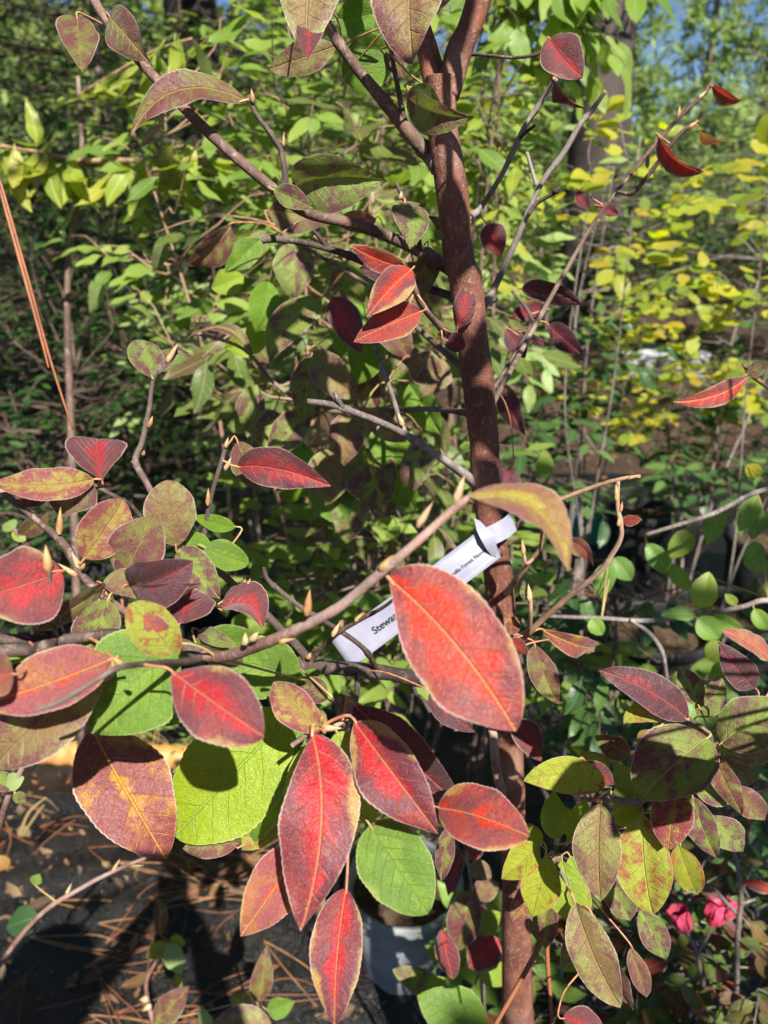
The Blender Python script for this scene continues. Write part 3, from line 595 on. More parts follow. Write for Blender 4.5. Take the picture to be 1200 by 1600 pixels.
def bud(key, bx, by, tx, ty, d, wd=9, mat=None, dt=None):
    V, F = bud_data(P(bx, by, d), P(tx, ty, dt or d-.003), wd*d/FPX)
    return obj('bud', mesh('bud', V, F, mat or M_BUD), BRP[key][0])
for q in [('near', 712, 787, 727, 742, .293, 15, M_BUDP), ('near', 653, 824, 677, 785, .297, 14, M_BUDP), ('near', 595, 893, 615, 868, .308, 16, M_BUD), ('near', 480, 962, 485, 921, .332, 15, M_BUD),
          ('near', 384, 1008, 384, 988, .365, 13, M_BUDP), ('near', 394, 1002, 404, 988, .362, 14, M_BUDP), ('near', 436, 1003, 462, 998, .346, 9, M_BUD), ('left_up', 76, 893, 72, 851, .344, 17, M_BUD), ('left_up', 83, 945, 80, 925, .35, 9, M_BUD),
          ('left', 93, 835, 95, 792, .398, 12, M_BUD), ('left', 125, 888, 112, 862, .398, 12, M_BUDP), ('left', 170, 930, 158, 915, .395, 10, M_BUD), ('left', 128, 890, 133, 880, .395, 9, M_BUD), ('left', 120, 900, 90, 880, .39, 10, M_BUD),
          ('tall', 262, 566, 279, 536, .453, 10, M_BUDP), ('tall', 233, 668, 239, 650, .455, 9, M_BUD), ('tall', 224, 712, 226, 703, .458, 7, M_BUD), ('tall', 380, 918, 384, 902, .46, 7, M_BUDP), ('tall', 385, 920, 392, 903, .458, 7, M_BUD),
          ('short', 352, 735, 362, 715, .437, 9, M_BUDP), ('short', 353, 700, 357, 683, .438, 8, M_BUDP), ('short', 325, 790, 326, 762, .443, 8, M_BUD), ('bud_twig', 520, 995, 532, 972, .455, 10, M_BUDP), ('bud_twig', 555, 972, 570, 956, .44, 9, M_BUD), ('bud_twig', 482, 1030, 486, 1020, .49, 10, M_BUD),
          ('front', 192, 1040, 175, 1026, .308, 11, M_BUD), ('front', 118, 1084, 112, 1092, .283, 14, M_BUDP), ('front', 268, 1046, 258, 1036, .36, 9, M_BUD), ('lower', 520, 1136, 545, 1124, .402, 10, M_BUDP), ('lower', 505, 1138, 535, 1138, .395, 12, M_BUDP), ('lower', 495, 1132, 508, 1118, .395, 10, M_BUD),
          ('lower', 540, 1105, 555, 1090, .44, 10, M_BUD), ('mid', 640, 475, 648, 455, .51, 7, M_BUD), ('grey_up', 630, 665, 622, 645, .54, 10, M_BUDP), ('grey', 688, 714, 686, 698, .572, 7, M_BUD), ('grey', 592, 662, 588, 672, .53, 7, M_GY), ('right_long', 760, 478, 780, 468, .60, 7, M_BUDP), ('arch_twig', 443, 228, 444, 205, .478, 6, M_BUD),
          ('arch_twig', 448, 300, 435, 270, .483, 6, M_DK), ('arch_twig', 455, 300, 462, 278, .483, 6, M_DK), ('arch_twig', 396, 160, 393, 138, .468, 9, M_BUD), ('rosy', 965, 784, 963, 755, .48, 10, M_BUD), ('rosy', 970, 800, 973, 783, .485, 7, M_BUD), ('rosy', 967, 822, 968, 808, .488, 8, M_BUDP), ('stub_r', 829, 940, 826, 912, .528, 11, M_BUDP),
          ('rosy_spur', 819, 866, 816, 842, .548, 9, M_BUD), ('rosy2', 980, 748, 1002, 742, .498, 7, M_BUD), ('far_right_twig', 1060, 185, 1063, 165, .63, 8, M_BUD), ('far_right_twig', 1092, 155, 1104, 142, .62, 8, M_BUDP), ('far_right_twig2', 1012, 262, 1013, 236, .625, 8, M_BUD), ('far_right_twig2', 1075, 202, 1092, 188, .60, 8, M_BUD),
          ('right_long_spur', 866, 302, 876, 292, .55, 10, M_DK), ('upper', 618, 178, 622, 170, .515, 6, M_BR), ('grey_leaf_twig', 626, 312, 628, 298, .512, 8, M_BUDP), ('right_low2', 905, 1248, 892, 1240, .453, 9, M_BUD), ('right_low2', 958, 1246, 955, 1235, .468, 10, M_BUDP)]:
    bud(*q)

def hero(key, style, b, t, wpx, d, dt=None, roll=0, fold=.16, curl=.05, bend=0.0, a=.62, ab=.72, wave=.022, twist=.2, tip=0.0, flip=False, parent=None, seed=None, pet=None, bite=0, teeth=.008, sides=None):
    """One leaf: base and tip as measured, its width, its turn about its own axis and its curl; its stalk runs to the twig it grows on."""
    dt = d if dt is None else dt
    A, B = P(b[0], b[1], d), P(t[0], t[1], dt); X = B-A; L = X.length
    hero.n += 1; sd = seed if seed is not None else hero.n*0.731
    mid = A.lerp(B, .5); n0 = (CAM-mid).normalized()
    rv = random.Random(hero.n*13+5); curl += rv.uniform(-.02, .10); twist += rv.uniform(-.35, .35); bend += 0 if sides else rv.uniform(-.045, .045); fold += rv.uniform(-.05, .26); tip += rv.uniform(-.10, .05)
    X, Y, Z = frame(X, n0)
    R = Matrix.Rotation(math.radians(roll), 3, X); Y = R @ Y; Z = R @ Z
    if flip: Y, Z = -Y, -Z
    real = wpx*0.5*(d+dt)/FPX/max(.35, math.cos(math.radians(roll)))
    V, LC, F = leaf_local(real/L, a, ab, fold*1.15, curl, bend, wave, twist, tip, 46 if L > .03 else 24, 5 if L > .03 else 3, teeth, sd, bite, sides, .004)
    W = [A + (X*x + Y*y + Z*z)*L for x, y, z in V]
    mi = [0]*len(F)
    # stalk
    o, ps = BRP[key]
    near = min(ps, key=lambda q: (q-A).length); dl = (near-A).length
    pr = max(0.0006, min(0.0011, L*0.013))
    inn = A + X*L*0.06 + Z*L*0.004
    if pet: near = P(*pet); dl = (near-A).length
    c1 = near.lerp(A, .5) - X*dl*0.15
    tv, tf, _ = tube_data([near, c1, A - X*min(.004, dl*.3), inn], [pr*1.25, pr, pr, pr*.6], 6, 3)
    F2 = shift(tf, len(W)); W += tv; LC += [(0, 0, 0)]*len(tv); F += F2; mi += [1]*len(F2)
    me = mesh('leaf', W, F, [LM[style], M_PETG if style in ('lime', 'green', 'limep', 'greenp') else M_PET], LC, None, mi)
    lo = obj('leaf', me, o); return lo
hero.n = 0
H = hero
# -- top left, top and upper twigs
H('arch_twig', 'olivep', (383, 157), (203, 213), 46, .468, .45, roll=40, curl=.10, bend=-.17, fold=.22)
H('long', 'olivep', (121, 27), (128, 109), 60, .47, .46, a=.45, pet=(160, 38, .485)); H('long', 'olivep', (170, 24), (233, 98), 58, .48, .47, roll=20, a=.5)
H('upper', 'purp', (500, -95), (481, 92), 112, .45, .43, a=.5, ab=.8); H('upper', 'dred', (484, 40), (480, 93), 42, .437, .428, a=.4, ab=.7)
H('fork_l', 'purp', (656, -95), (644, 90), 120, .44, .42, a=.5, ab=.55, roll=8); H('fork_l', 'greenp', (600, 2), (715, -20), 60, .43, .42, roll=30)
H('upper', 'purp', (524, 72), (420, 108), 48, .56, .57); H('upper_twig', 'green', (545, 74), (617, 77), 46, .53, .52); H('upper_twig', 'green', (540, 128), (606, 70), 78, .56, .55, a=.5, ab=.5)
H('upper_twig', 'olivep', (600, 84), (634, 125), 26, .51); H('upper', 'green', (525, 30), (590, 20), 60, .58); H('fork_l', 'green', (560, 10), (600, 60), 60, .6)
H('fork_l', 'greenp', (637, 152), (738, 186), 52, .49, .475, roll=28, fold=.4, curl=.14); H('fork_l', 'green', (640, 140), (692, 174), 36, .50, .50, roll=40, flip=True)
H('red_twig', 'dred', (858, 60), (910, 120), 62, .488, .48, roll=-12, a=.5, ab=.55, fold=.3); H('right_thin', 'dred', (866, 128), (912, 172), 22, .515, .50, roll=55, curl=.18, bend=.22, fold=.4)
H('far_right_twig', 'hot', (1114, 135), (1156, 158), 22, .615, .6, roll=40, fold=.5); H('far_right_twig2', 'hot', (1030, 212), (1099, 270), 26, .61, .6, roll=50, fold=.5, curl=.1); H('far_right_twig2', 'goldp', (1088, 194), (1140, 220), 14, .6, .59, roll=60, curl=.2, bend=.15)
H('far_right_twig', 'dred', (902, 300), (922, 326), 20, .66); H('far_right_twig', 'dred', (932, 322), (966, 337), 20, .66)
# -- dark leaves right of the trunk
H('right_back', 'dark', (815, 452), (910, 480), 34, .70, .69, roll=30, bend=.1); H('right_back', 'dred', (855, 482), (798, 492), 32, .70, .71); H('right_back', 'dark', (858, 508), (912, 556), 34, .69, .68, roll=20)
H('right_back', 'dark', (790, 515), (820, 560), 32, .69); H('right_back', 'dark', (812, 520), (858, 540), 14, .7); H('right_back', 'dred', (760, 352), (782, 402), 42, .68, pet=(735, 350, .6))
# -- middle, on the dark twigs left of the trunk
H('arch_twig', 'greenp', (463, 291), (600, 282), 84, .485, .475, roll=22, fold=.42, curl=.10, bend=.10, a=.5); H('long', 'greenp', (428, 297), (491, 326), 34, .478, .474, bend=.05)
H('grey_leaf_twig', 'greenp', (632, 322), (640, 389), 56, .505, .495, roll=-20, fold=.4, a=.45); H('grey_leaf_twig', 'purp', (634, 318), (645, 352), 20, .507, roll=40)
H('grey_leaf_twig', 'green', (645, 335), (690, 375), 26, .53); H('back_b', 'pink', (588, 343), (524, 347), 34, .68, .69)
H('mid', 'hot', (634, 418), (550, 384), 34, .495, .485, roll=-25); H('mid', 'dark', (628, 428), (562, 420), 36, .51, .52); H('mid', 'hot', (643, 421), (574, 494), 54, .49, .475, fold=.3); H('mid', 'hot', (658, 486), (553, 533), 54, .50, .488, roll=15, fold=.22)
H('mid', 'dred', (714, 514), (735, 436), 36, .55, .545, roll=10, bite=-1); H('mid', 'dred', (699, 532), (727, 541), 30, .55, .545, a=.4, ab=.4)
H('grey_leaf_twig', 'olivep', (668, 385), (655, 470), 52, .58, .57); H('grey_leaf_twig', 'greenp', (655, 345), (692, 370), 34, .57)
# -- dull leaves hanging behind
H('back_b', 'purp', (360, 352), (291, 413), 45, .76, .77, roll=-40, fold=.35); H('back_b', 'greenp', (462, 378), (461, 470), 64, .80); H('back_b', 'green', (406, 374), (352, 426), 42, .82); H('back_b', 'greenp', (525, 412), (570, 472), 68, .80)
H('back_b', 'greenp', (502, 466), (419, 560), 57, .78, .77, bend=-.12, roll=25); H('back_b', 'dred', (517, 466), (564, 552), 50, .78, roll=15); H('back_a', 'greenp', (486, 556), (474, 659), 50, .79); H('back_a', 'purp', (494, 545), (560, 622), 57, .78, roll=12)
H('back_a', 'purp', (546, 643), (538, 728), 57, .78); H('back_a', 'purp', (570, 640), (634, 692), 38, .75, roll=20); H('back_a', 'greenp', (480, 640), (420, 720), 52, .80, roll=20); H('back_a', 'green', (600, 660), (625, 735), 71, .85)
H('back_b', 'green', (575, 520), (560, 600), 59, .84); H('back_b', 'olivep', (600, 480), (640, 560), 54, .80); H('back_a', 'purp', (640, 560), (690, 600), 52, .78); H('back_a', 'olivep', (395, 560), (293, 530), 14, .78, .77, roll=60, curl=.28, bend=-.2)
H('back_b', 'olivep', (420, 330), (520, 340), 59, .82); H('back_a', 'purp', (520, 700), (510, 790), 71, .86); H('back_a', 'greenp', (570, 700), (600, 800), 83, .86); H('back_a', 'green', (510, 740), (530, 820), 71, .88)
H('back_a', 'greenp', (660, 690), (640, 770), 47, .80); H('back_b', 'purp', (690, 560), (660, 620), 52, .78); H('right_back', 'dark', (790, 600), (820, 680), 35, .76, roll=30); H('right_back', 'dark', (800, 730), (775, 790), 47, .72)
for i, (b_, t_, w_, st, k_) in enumerate([((420, 440), (400, 520), 50, 'green', 'back_b'), ((455, 470), (430, 560), 46, 'greenp', 'back_b'), ((560, 470), (530, 560), 50, 'green', 'back_b'), ((600, 560), (640, 640), 52, 'greenp', 'back_a'), ((640, 600), (690, 680), 50, 'green', 'back_a'), ((560, 560), (590, 650), 46, 'olivep', 'back_a'),
        ((430, 640), (400, 730), 52, 'greenp', 'back_a'), ((470, 690), (450, 790), 54, 'green', 'back_a'), ((620, 700), (650, 800), 56, 'green', 'back_a'), ((560, 760), (540, 850), 54, 'greenp', 'back_a'), ((650, 420), (690, 500), 46, 'greenp', 'back_b'), ((400, 600), (370, 680), 44, 'greenp', 'back_a'), ((500, 330), (455, 380), 44, 'green', 'back_b'), ((380, 430), (330, 450), 40, 'lime', 'back_b'), ((420, 520), (350, 545), 44, 'lime', 'back_b')]):
    H(k_, st, b_, t_, w_, .86+.02*(i % 4), roll=(i*37) % 50-20)
# -- tall twig on the left
H('tall', 'greenp', (238, 590), (222, 531), 52, .453, .455, roll=15, a=.7, ab=.45); H('tall', 'olivep', (244, 588), (276, 545), 30, .455, .465, roll=-45)
H('short', 'dred', (371, 729), (515, 760), 62, .435, .42, roll=12, fold=.18, bend=.05); H('short', 'olivep', (371, 690), (408, 762), 46, .45, .455)
# -- left cluster
H('leaf_left_twig', 'dred', (160, 753), (152, 684), 88, .418, .425, fold=.45, a=1.0, ab=.42, curl=.04); H('leaf_left_twig', 'olivep', (138, 732), (146, 750), 20, .425)
H('leaf_left_twig', 'mott', (147, 749), (-14, 752), 52, .41, .395, roll=18, bend=.10, fold=.2); H('leaf_left_twig', 'olivep', (140, 752), (95, 808), 84, .418, .41, roll=30, a=.5); H('leaf_left_twig', 'olivep', (85, 762), (18, 790), 34, .425, .42)
H('left', 'mott', (131, 873), (193, 781), 76, .395, .40, a=.6, ab=.5, roll=8); H('left', 'green', (140, 876), (188, 828), 34, .41, .42, roll=35)
H('left', 'olivep', (190, 902), (244, 802), 84, .40, .405, roll=-14); H('left', 'dred', (188, 904), (205, 872), 40, .398, .40, a=.8, ab=.5); H('tall', 'purp', (275, 853), (262, 750), 78, .435, .43, a=.6, ab=.48, fold=.1)
H('left', 'dark', (203, 913), (300, 880), 84, .385, .375, roll=20, fold=.35, curl=.12, a=.7, ab=.5); H('left', 'dark', (205, 916), (314, 914), 30, .386, .376, roll=40)
H('tall', 'green', (320, 855), (388, 880), 46, .44, .435, a=.5, ab=.5); H('tall', 'green', (368, 824), (302, 806), 26, .45); H('tall', 'green', (296, 832), (337, 888), 36, .445); H('tall', 'greenp', (279, 855), (344, 936), 50, .44, .43)
H('left', 'dred', (280, 976), (300, 920), 84, .39, .40, fold=.3, a=.8, ab=.45); H('left', 'limep', (276, 1030), (203, 943), 70, .375, .365, a=.65, ab=.5, fold=.2, pet=(282, 1040, .385)); H('left', 'pink', (258, 1012), (212, 952), 44, .374, .366)
H('tall', 'dred', (346, 952), (410, 982), 52, .455, .45, roll=-35, fold=.6, curl=.2, bend=.25); H('left', 'olivep', (166, 917), (55, 988), 34, .39, .37, roll=-50, curl=.18, bend=-.25); H('left', 'purp', (160, 912), (222, 938), 42, .39, .385, bend=.15)
H('left', 'greenp', (169, 937), (128, 1026), 66, .385, .375, a=.5, ab=.5, fold=.28); H('left', 'green', (150, 940), (60, 985), 26, .40, .40, roll=40)
H('near', 'green', (275, 1015), (142, 1146), 160, .375, .355, roll=10, curl=.03); H('near', 'green', (212, 1060), (298, 1118), 84, .415, .42, a=.6, ab=.5); H('near', 'green', (300, 1008), (420, 1015), 70, .42, .44, roll=20); H('near', 'green', (470, 1060), (340, 1020), 100, .44, .43, roll=-15)
H('near', 'greenp', (310, 985), (372, 1010), 26, .42, .41); H('left', 'greenp', (270, 1010), (320, 1018), 26, .41, .40)
H('main', 'pink', (173, 1030), (-35, 1102), 92, .325, .305, roll=14, bend=.08, fold=.22, pet=(186, 1026, .325)); H('main', 'purp', (166, 1060), (-12, 1204), 104, .345, .33, roll=8, fold=.15); H('main', 'pink', (22, 1052), (-60, 1060), 70, .30, .28)
H('left_up', 'red', (96, 893), (-48, 938), 124, .35, .325, fold=.1); H('main', 'lime', (10, 1030), (50, 1020), 24, .40)
H('front', 'red', (271, 1051), (410, 1149), 108, .315, .295, a=.7, ab=.52, fold=.10, curl=.06, bend=-.02)
H('front', 'goldp', (143, 1140), (258, 1340), 134, .445, .42, a=.65, ab=.62, tip=-.05, pet=(150, 1070, .36), fold=.08)
# -- lower bunch in the middle
H('lower_stub', 'lime', (452, 1117), (272, 1308), 165, .45, .44, a=.6, ab=.55, fold=.10, curl=.04); H('lower_stub', 'green', (472, 1140), (377, 1328), 104, .465, .455, roll=12); H('lower_stub', 'limep', (440, 1240), (378, 1328), 60, .46, .45, roll=-10)
H('lower', 'mott', (503, 1140), (427, 1064), 56, .388, .40, a=.6, ab=.6); H('lower', 'red', (488, 1146), (470, 1455), 118, .382, .345, bend=.075, fold=-.26, curl=.08, sides=((.95, .9, 1.05), (.72, 1.25, 1.0)))
H('lower', 'red', (554, 1128), (686, 1304), 96, .385, .36, roll=8, a=.7, ab=.75, fold=.20); H('lower', 'dark', (553, 1102), (720, 1260), 86, .41, .40, roll=25, bend=.05); H('lower', 'lime', (526, 1144), (582, 1288), 84, .405, .40, a=.55, ab=.6)
H('lower', 'lime', (492, 1156), (452, 1292), 54, .415, .41); H('lower', 'hot', (684, 1262), (829, 1308), 92, .375, .352, roll=-12, a=.6, ab=.55, fold=.3, pet=(640, 1268, .40)); H('lower', 'green', (578, 1290), (669, 1428), 108, .392, .375, a=.5, ab=.5, fold=.10, pet=(560, 1283, .42))
H('lower', 'pink', (478, 1318), (376, 1464), 84, .388, .365, roll=-8, pet=(520, 1250, .43)); H('lower', 'red', (541, 1388), (523, 1606), 82, .385, .36, a=.7, ab=.75, pet=(545, 1280, .42)); H('lower', 'purp', (374, 1318), (284, 1326), 42, .45)
H('lower', 'olivep', (706, 1290), (690, 1376), 30, .48); H('lower_right', 'olivep', (512, 1092), (470, 1066), 40, .44, .45); H('lower_right', 'green', (470, 1050), (500, 1085), 46, .46); H('lower', 'hot', (640, 1270), (610, 1255), 30, .42, pet=(560, 1283, .42))
# -- beside the trunk
H('near', 'hot', (606, 902), (806, 1141), 162, .312, .285, fold=.10, curl=.05, roll=-4, bend=.04, sides=((1.15, .85, .98), (.55, .72, 1.02)), pet=(592, 897, .31)); H('main', 'dark', (672, 1082), (743, 1144), 42, .52, .50); H('near', 'bronze', (731, 779), (889, 890), 58, .292, .275, roll=-38, curl=.16, bend=.16, fold=.25, tip=-.06)
H('rosy2', 'pink', (886, 846), (926, 884), 26, .52, .51, roll=35, bend=.2); H('down_r', 'dred', (806, 1120), (846, 1188), 44, .60, .58, roll=-15); H('rosy', 'goldp', (795, 992), (805, 962), 26, .56, .56); H('rosy', 'hot', (795, 1000), (824, 1022), 28, .56, roll=30)
H('rosy', 'olivep', (836, 1008), (873, 1100), 42, .57, .56); H('rosy', 'goldp', (848, 984), (936, 1010), 34, .58, .62, roll=20); H('rosy', 'mott', (880, 1000), (930, 1018), 24, .63); H('rosy', 'hot', (972, 815), (1003, 812), 18, .488, .48); H('stub_r', 'greenp', (828, 935), (815, 915), 18, .53)
# -- lower right bunch
H('right_low', 'dark', (1074, 1124), (934, 1047), 58, .462, .45, roll=18, bend=-.05, tip=.1); H('right_tip', 'dark', (1180, 1076), (1120, 1002), 46, .47, .46, roll=10); H('right_tip', 'pink', (1205, 1030), (1128, 984), 30, .475, .47, roll=40)
H('right_low', 'greenp', (1106, 1152), (1002, 1248), 112, .46, .445, a=.55, ab=.5, roll=10, fold=.12); H('right_tip', 'greenp', (1126, 1162), (1228, 1092), 84, .468, .46, roll=-8); H('right_tip', 'purp', (1135, 1166), (1235, 1172), 40, .475, .47, roll=35)
H('right_low', 'limep', (1038, 1126), (974, 1132), 32, .462, .455, bend=-.2, roll=20); H('right_low', 'limep', (1025, 1142), (998, 1172), 36, .46); H('right_low', 'purp', (1112, 1175), (1160, 1274), 40, .48, .475, roll=15); H('right_low', 'greenp', (1080, 1225), (1150, 1245), 44, .49)
H('right_low2', 'limep', (946, 1230), (817, 1220), 56, .455, .45, bend=-.08, roll=-12); H('right_low2', 'dred', (915, 1190), (958, 1226), 30, .47); H('right_low2', 'purp', (939, 1254), (938, 1409), 74, .452, .435, roll=8, fold=.2); H('right_low', 'mott', (1058, 1234), (1044, 1330), 64, .475, .465)
H('right_low', 'limep', (1004, 1272), (1020, 1430), 84, .485, .475, a=.6, ab=.6); H('right_low', 'greenp', (1082, 1245), (1118, 1338), 46, .485); H('right_low2', 'lime', (888, 1312), (916, 1250), 40, .48, .48); H('right_low2', 'lime', (870, 1310), (866, 1235), 44, .50); H('right_low2', 'lime', (960, 1248), (1000, 1290), 46, .49)
H('right_low3', 'limep', (842, 1322), (784, 1373), 46, .50, .49); H('right_low3', 'lime', (846, 1322), (805, 1290), 34, .51); H('right_low3', 'limep', (862, 1342), (832, 1432), 62, .495, .485); H('right_low3', 'lime', (878, 1344), (898, 1446), 66, .505)
H('right_low3', 'lime', (890, 1338), (925, 1400), 44, .52); H('right_low4', 'purp', (898, 1408), (970, 1572), 68, .49, .48, roll=15, bend=-.05); H('right_low4', 'purp', (925, 1430), (988, 1580), 46, .495, .49, roll=45); H('right_low', 'greenp', (950, 1370), (985, 1440), 46, .53)
H('right_low3', 'dred', (880, 1590), (945, 1615), 50, .55, pet=(905, 1520, .58)); H('right_low', 'purp', (985, 1480), (1010, 1560), 30, .55); H('right_low', 'lime', (1000, 1235), (968, 1200), 44, .5); H('right_low2', 'lime', (985, 1225), (958, 1195), 36, .49)

for i, (b_, t_, w_, st, k_, d_) in enumerate([((1010, 1340), (990, 1430), 50, 'greenp', 'right_low', .53), ((960, 1300), (970, 1390), 48, 'limep', 'right_low', .54), ((1075, 1230), (1085, 1310), 46, 'greenp', 'right_low', .52), ((1120, 1190), (1180, 1220), 44, 'purp', 'right_tip', .50), ((1090, 1100), (1060, 1040), 40, 'greenp', 'right_low', .50),
        ((905, 1330), (870, 1400), 46, 'olivep', 'right_low3', .56), ((1030, 1250), (1060, 1320), 44, 'limep', 'right_low', .53), ((920, 1440), (880, 1520), 46, 'greenp', 'right_low4', .54), ((1000, 1300), (960, 1360), 44, 'purp', 'right_low', .55), ((1140, 1160), (1165, 1210), 34, 'limep', 'right_tip', .50), ((985, 1180), (930, 1150), 36, 'olivep', 'right_low2', .52), ((840, 1380), (800, 1440), 40, 'mott', 'right_low3', .53),
        ((1060, 1320), (1090, 1400), 46, 'limep', 'right_low', .57), ((1000, 1420), (1040, 1500), 44, 'greenp', 'right_low', .58), ((1100, 1280), (1160, 1330), 46, 'greenp', 'right_low', .56), ((950, 1220), (900, 1180), 36, 'lime', 'right_low2', .50), ((860, 1400), (850, 1480), 46, 'olivep', 'right_low3', .58), ((1140, 1230), (1195, 1280), 42, 'purp', 'right_tip', .55), ((900, 1290), (850, 1250), 36, 'limep', 'right_low2', .51), ((1090, 1120), (1130, 1060), 40, 'greenp', 'right_tip', .52)]):
    H(k_, st, b_, t_, w_, d_, roll=(i*41) % 56-26)

# ------------------------------------------------------------------ the plant tag
M_TAG = simple('tag_plastic', (0.26, 0.26, 0.34), (0.30, 0.30, 0.38), 60, 0.38, 0.0002)
M_INK = simple('tag_ink', (0.012, 0.012, 0.014), (0.016, 0.016, 0.018), 60, 0.5, 0.0001)
def tag_strip():
    d0 = TD(840)
    root = empty('plant_tag', 'white plastic plant tag looped round the trunk behind the largest red leaf', 'tag', P(770, 842, d0-.03))
    A = P(770, 846, d0-.028); B = P(533, 1022, d0-.02); ax = (B-A).normalized()
    wv = P(735, 902, d0-.024) - P(701, 852, d0-.024); wd = wv.length*0.88; wv.normalize(); wv = (wv - ax*wv.dot(ax)).normalized(); nz = wv.cross(ax).normalized()
    if nz.dot(CAM-A) < 0: nz = -nz
    L = (B-A).length
    def S(s, c): return A + ax*(s*L) + wv*(c*wd) + nz*(0.004*math.sin(s*3.1) + 0.0015*math.sin(s*7+c*2))
    def sheet(n, m, fn, th=.0004):
        v, f = [], []
        for k in (0, 1):
            for i in range(n+1):
                for j in range(m+1): v.append(fn(i/n, j/m - .5) - nz*(th*k))
        N1 = (n+1)*(m+1)
        for i in range(n):
            for j in range(m):
                a_ = i*(m+1)+j; f.append((a_, a_+1, a_+m+2, a_+m+1)); f.append((N1+a_, N1+a_+m+1, N1+a_+m+2, N1+a_+1))
        for i in range(n):
            for j in (0, m): a_ = i*(m+1)+j; f.append((a_, a_+m+1, N1+a_+m+1, N1+a_))
        for j in range(m):
            for i in (0, n): a_ = i*(m+1)+j; f.append((a_, a_+1, N1+a_+1, N1+a_))
        return v, f
    obj('strip', mesh('strip', *sheet(30, 6, S), M_TAG), root)
    # the loop round the trunk
    c = PYp(771, 826, TY); R = 0.5*44*project(c)[2]/FPX + .0012
    cx = RGT; axis = (PYp(768, 780, TY)-PYp(774, 870, TY)).normalized(); tilt = (axis*1.0 + RGT*0.0).normalized()
    e1 = RGT; e2 = tilt.cross(e1).normalized()
    def Lp(s, k):
        th = -0.35 - s*(2*math.pi - .3); hh = k*wd*0.62
        p = c + e1*(R*math.cos(th)) + e2*(R*math.sin(th)*1.0) + tilt*(hh + .006*math.cos(th) )
        return p
    v, f = [], []
    for i in range(37):
        for j in range(5): v.append(Lp(i/36, j/4-.5))
    for i in range(36):
        for j in range(4): f.append((i*5+j, i*5+j+1, i*5+j+6, i*5+j+5))
    obj('loop', mesh('loop', v, f, M_TAG), root)
    # folded end sticking out below the knot, and the free end to the right
    def ribbon(pts, wds):
        v, f = [], []
        for (p, wv_) in zip(pts, wds): v += [p - wv_*.5, p, p + wv_*.5]
        for i in range(len(pts)-1):
            for j in range(2): f.append((i*3+j, i*3+j+1, i*3+j+4, i*3+j+3))
        return v, f
    D = d0 - .034
    q = [P(746, 812, D+.004), P(752, 826, D), P(762, 840, D-.003), P(768, 856, D-.001), P(772, 870, D+.004)]
    wds = [P(10, 5, D)-P(0, 0, D), P(15, -4, D)-P(0, 0, D), P(20, -7, D)-P(0, 0, D), P(17, -2, D)-P(0, 0, D), P(7, 2, D)-P(0, 0, D)]
    obj('folded_end', mesh('folded_end', *ribbon(q, wds), M_TAG), root)
    q = [P(765, 838, D+.002), P(778, 832, D+.001), P(792, 824, D+.004), P(802, 815, D+.012)]
    wds = [P(11, 28, D)-P(0, 0, D)]*4
    obj('free_end', mesh('free_end', *ribbon(q, wds), M_TAG), root)
    def lettering(txt, s0, c0, size, bold, name):
        cu = bpy.data.curves.new(name, 'FONT'); cu.body = txt; cu.size = 1.0; cu.offset = 0.022 if bold else 0.008; cu.resolution_u = 3
        o = bpy.data.objects.new(name, cu); COL.objects.link(o)
        bpy.context.view_layer.update()
        me = bpy.data.meshes.new_from_object(o.evaluated_get(bpy.context.evaluated_depsgraph_get()))
        bpy.data.objects.remove(o); bpy.data.curves.remove(cu)
        for vtx in me.vertices:      # text runs from the hanging end up to the knot
            x, y = vtx.co.x*size, vtx.co.y*size
            vtx.co = S(s0 - x/L, c0 - y/wd) + nz*.0006
        me.materials.clear(); me.materials.append(M_INK)
        return obj(name, me, root)
    lettering('Camellia Forest Nursery |', 0.318, 0.10, .0042, False, 'lettering')
    lettering('Stewartia', 0.79, 0.12, .0082, True, 'lettering')
tag_strip()

# ------------------------------------------------------------------ the tree's own unseen crown above the picture, placed to shade its trunk
def upper_crown():
    r = random.Random(5); LV, segs = [], []
    for i in range(13):
        p = Vector((r.uniform(.16, .42), r.uniform(.14, .44), r.uniform(1.62, 1.95)))
        e = p + Vector((r.uniform(-.1, .1), r.uniform(-.1, .06), r.uniform(-.03, .05)))
        top = Vector((.06 if p.x > 0 else -.02, .5, p.z-.12)); segs.append(([top, top.lerp(p, .5)+Vector((0, 0, .02)), p, e], [.004, .003, .002, .001], 5, 3))
        leaves_on_twig(r, p, e, .035, .085, .3, LV)
    for a_, b_ in ((P(775, -80, .48), Vector((.12, .48, 2.2))), (P(640, -60, .50), Vector((-.06, .5, 2.2)))):
        segs.append(([a_, a_.lerp(b_, .5), b_], [.007, .005, .003], 8, 4))
    tubes_obj('upper_twigs', segs, M_BR, tree, 'stuff')
    put_leaves(tree, LV, 'midp', .46, 0, .15, 0, (.6, .75), stuff_name='upper_foliage')
upper_crown()

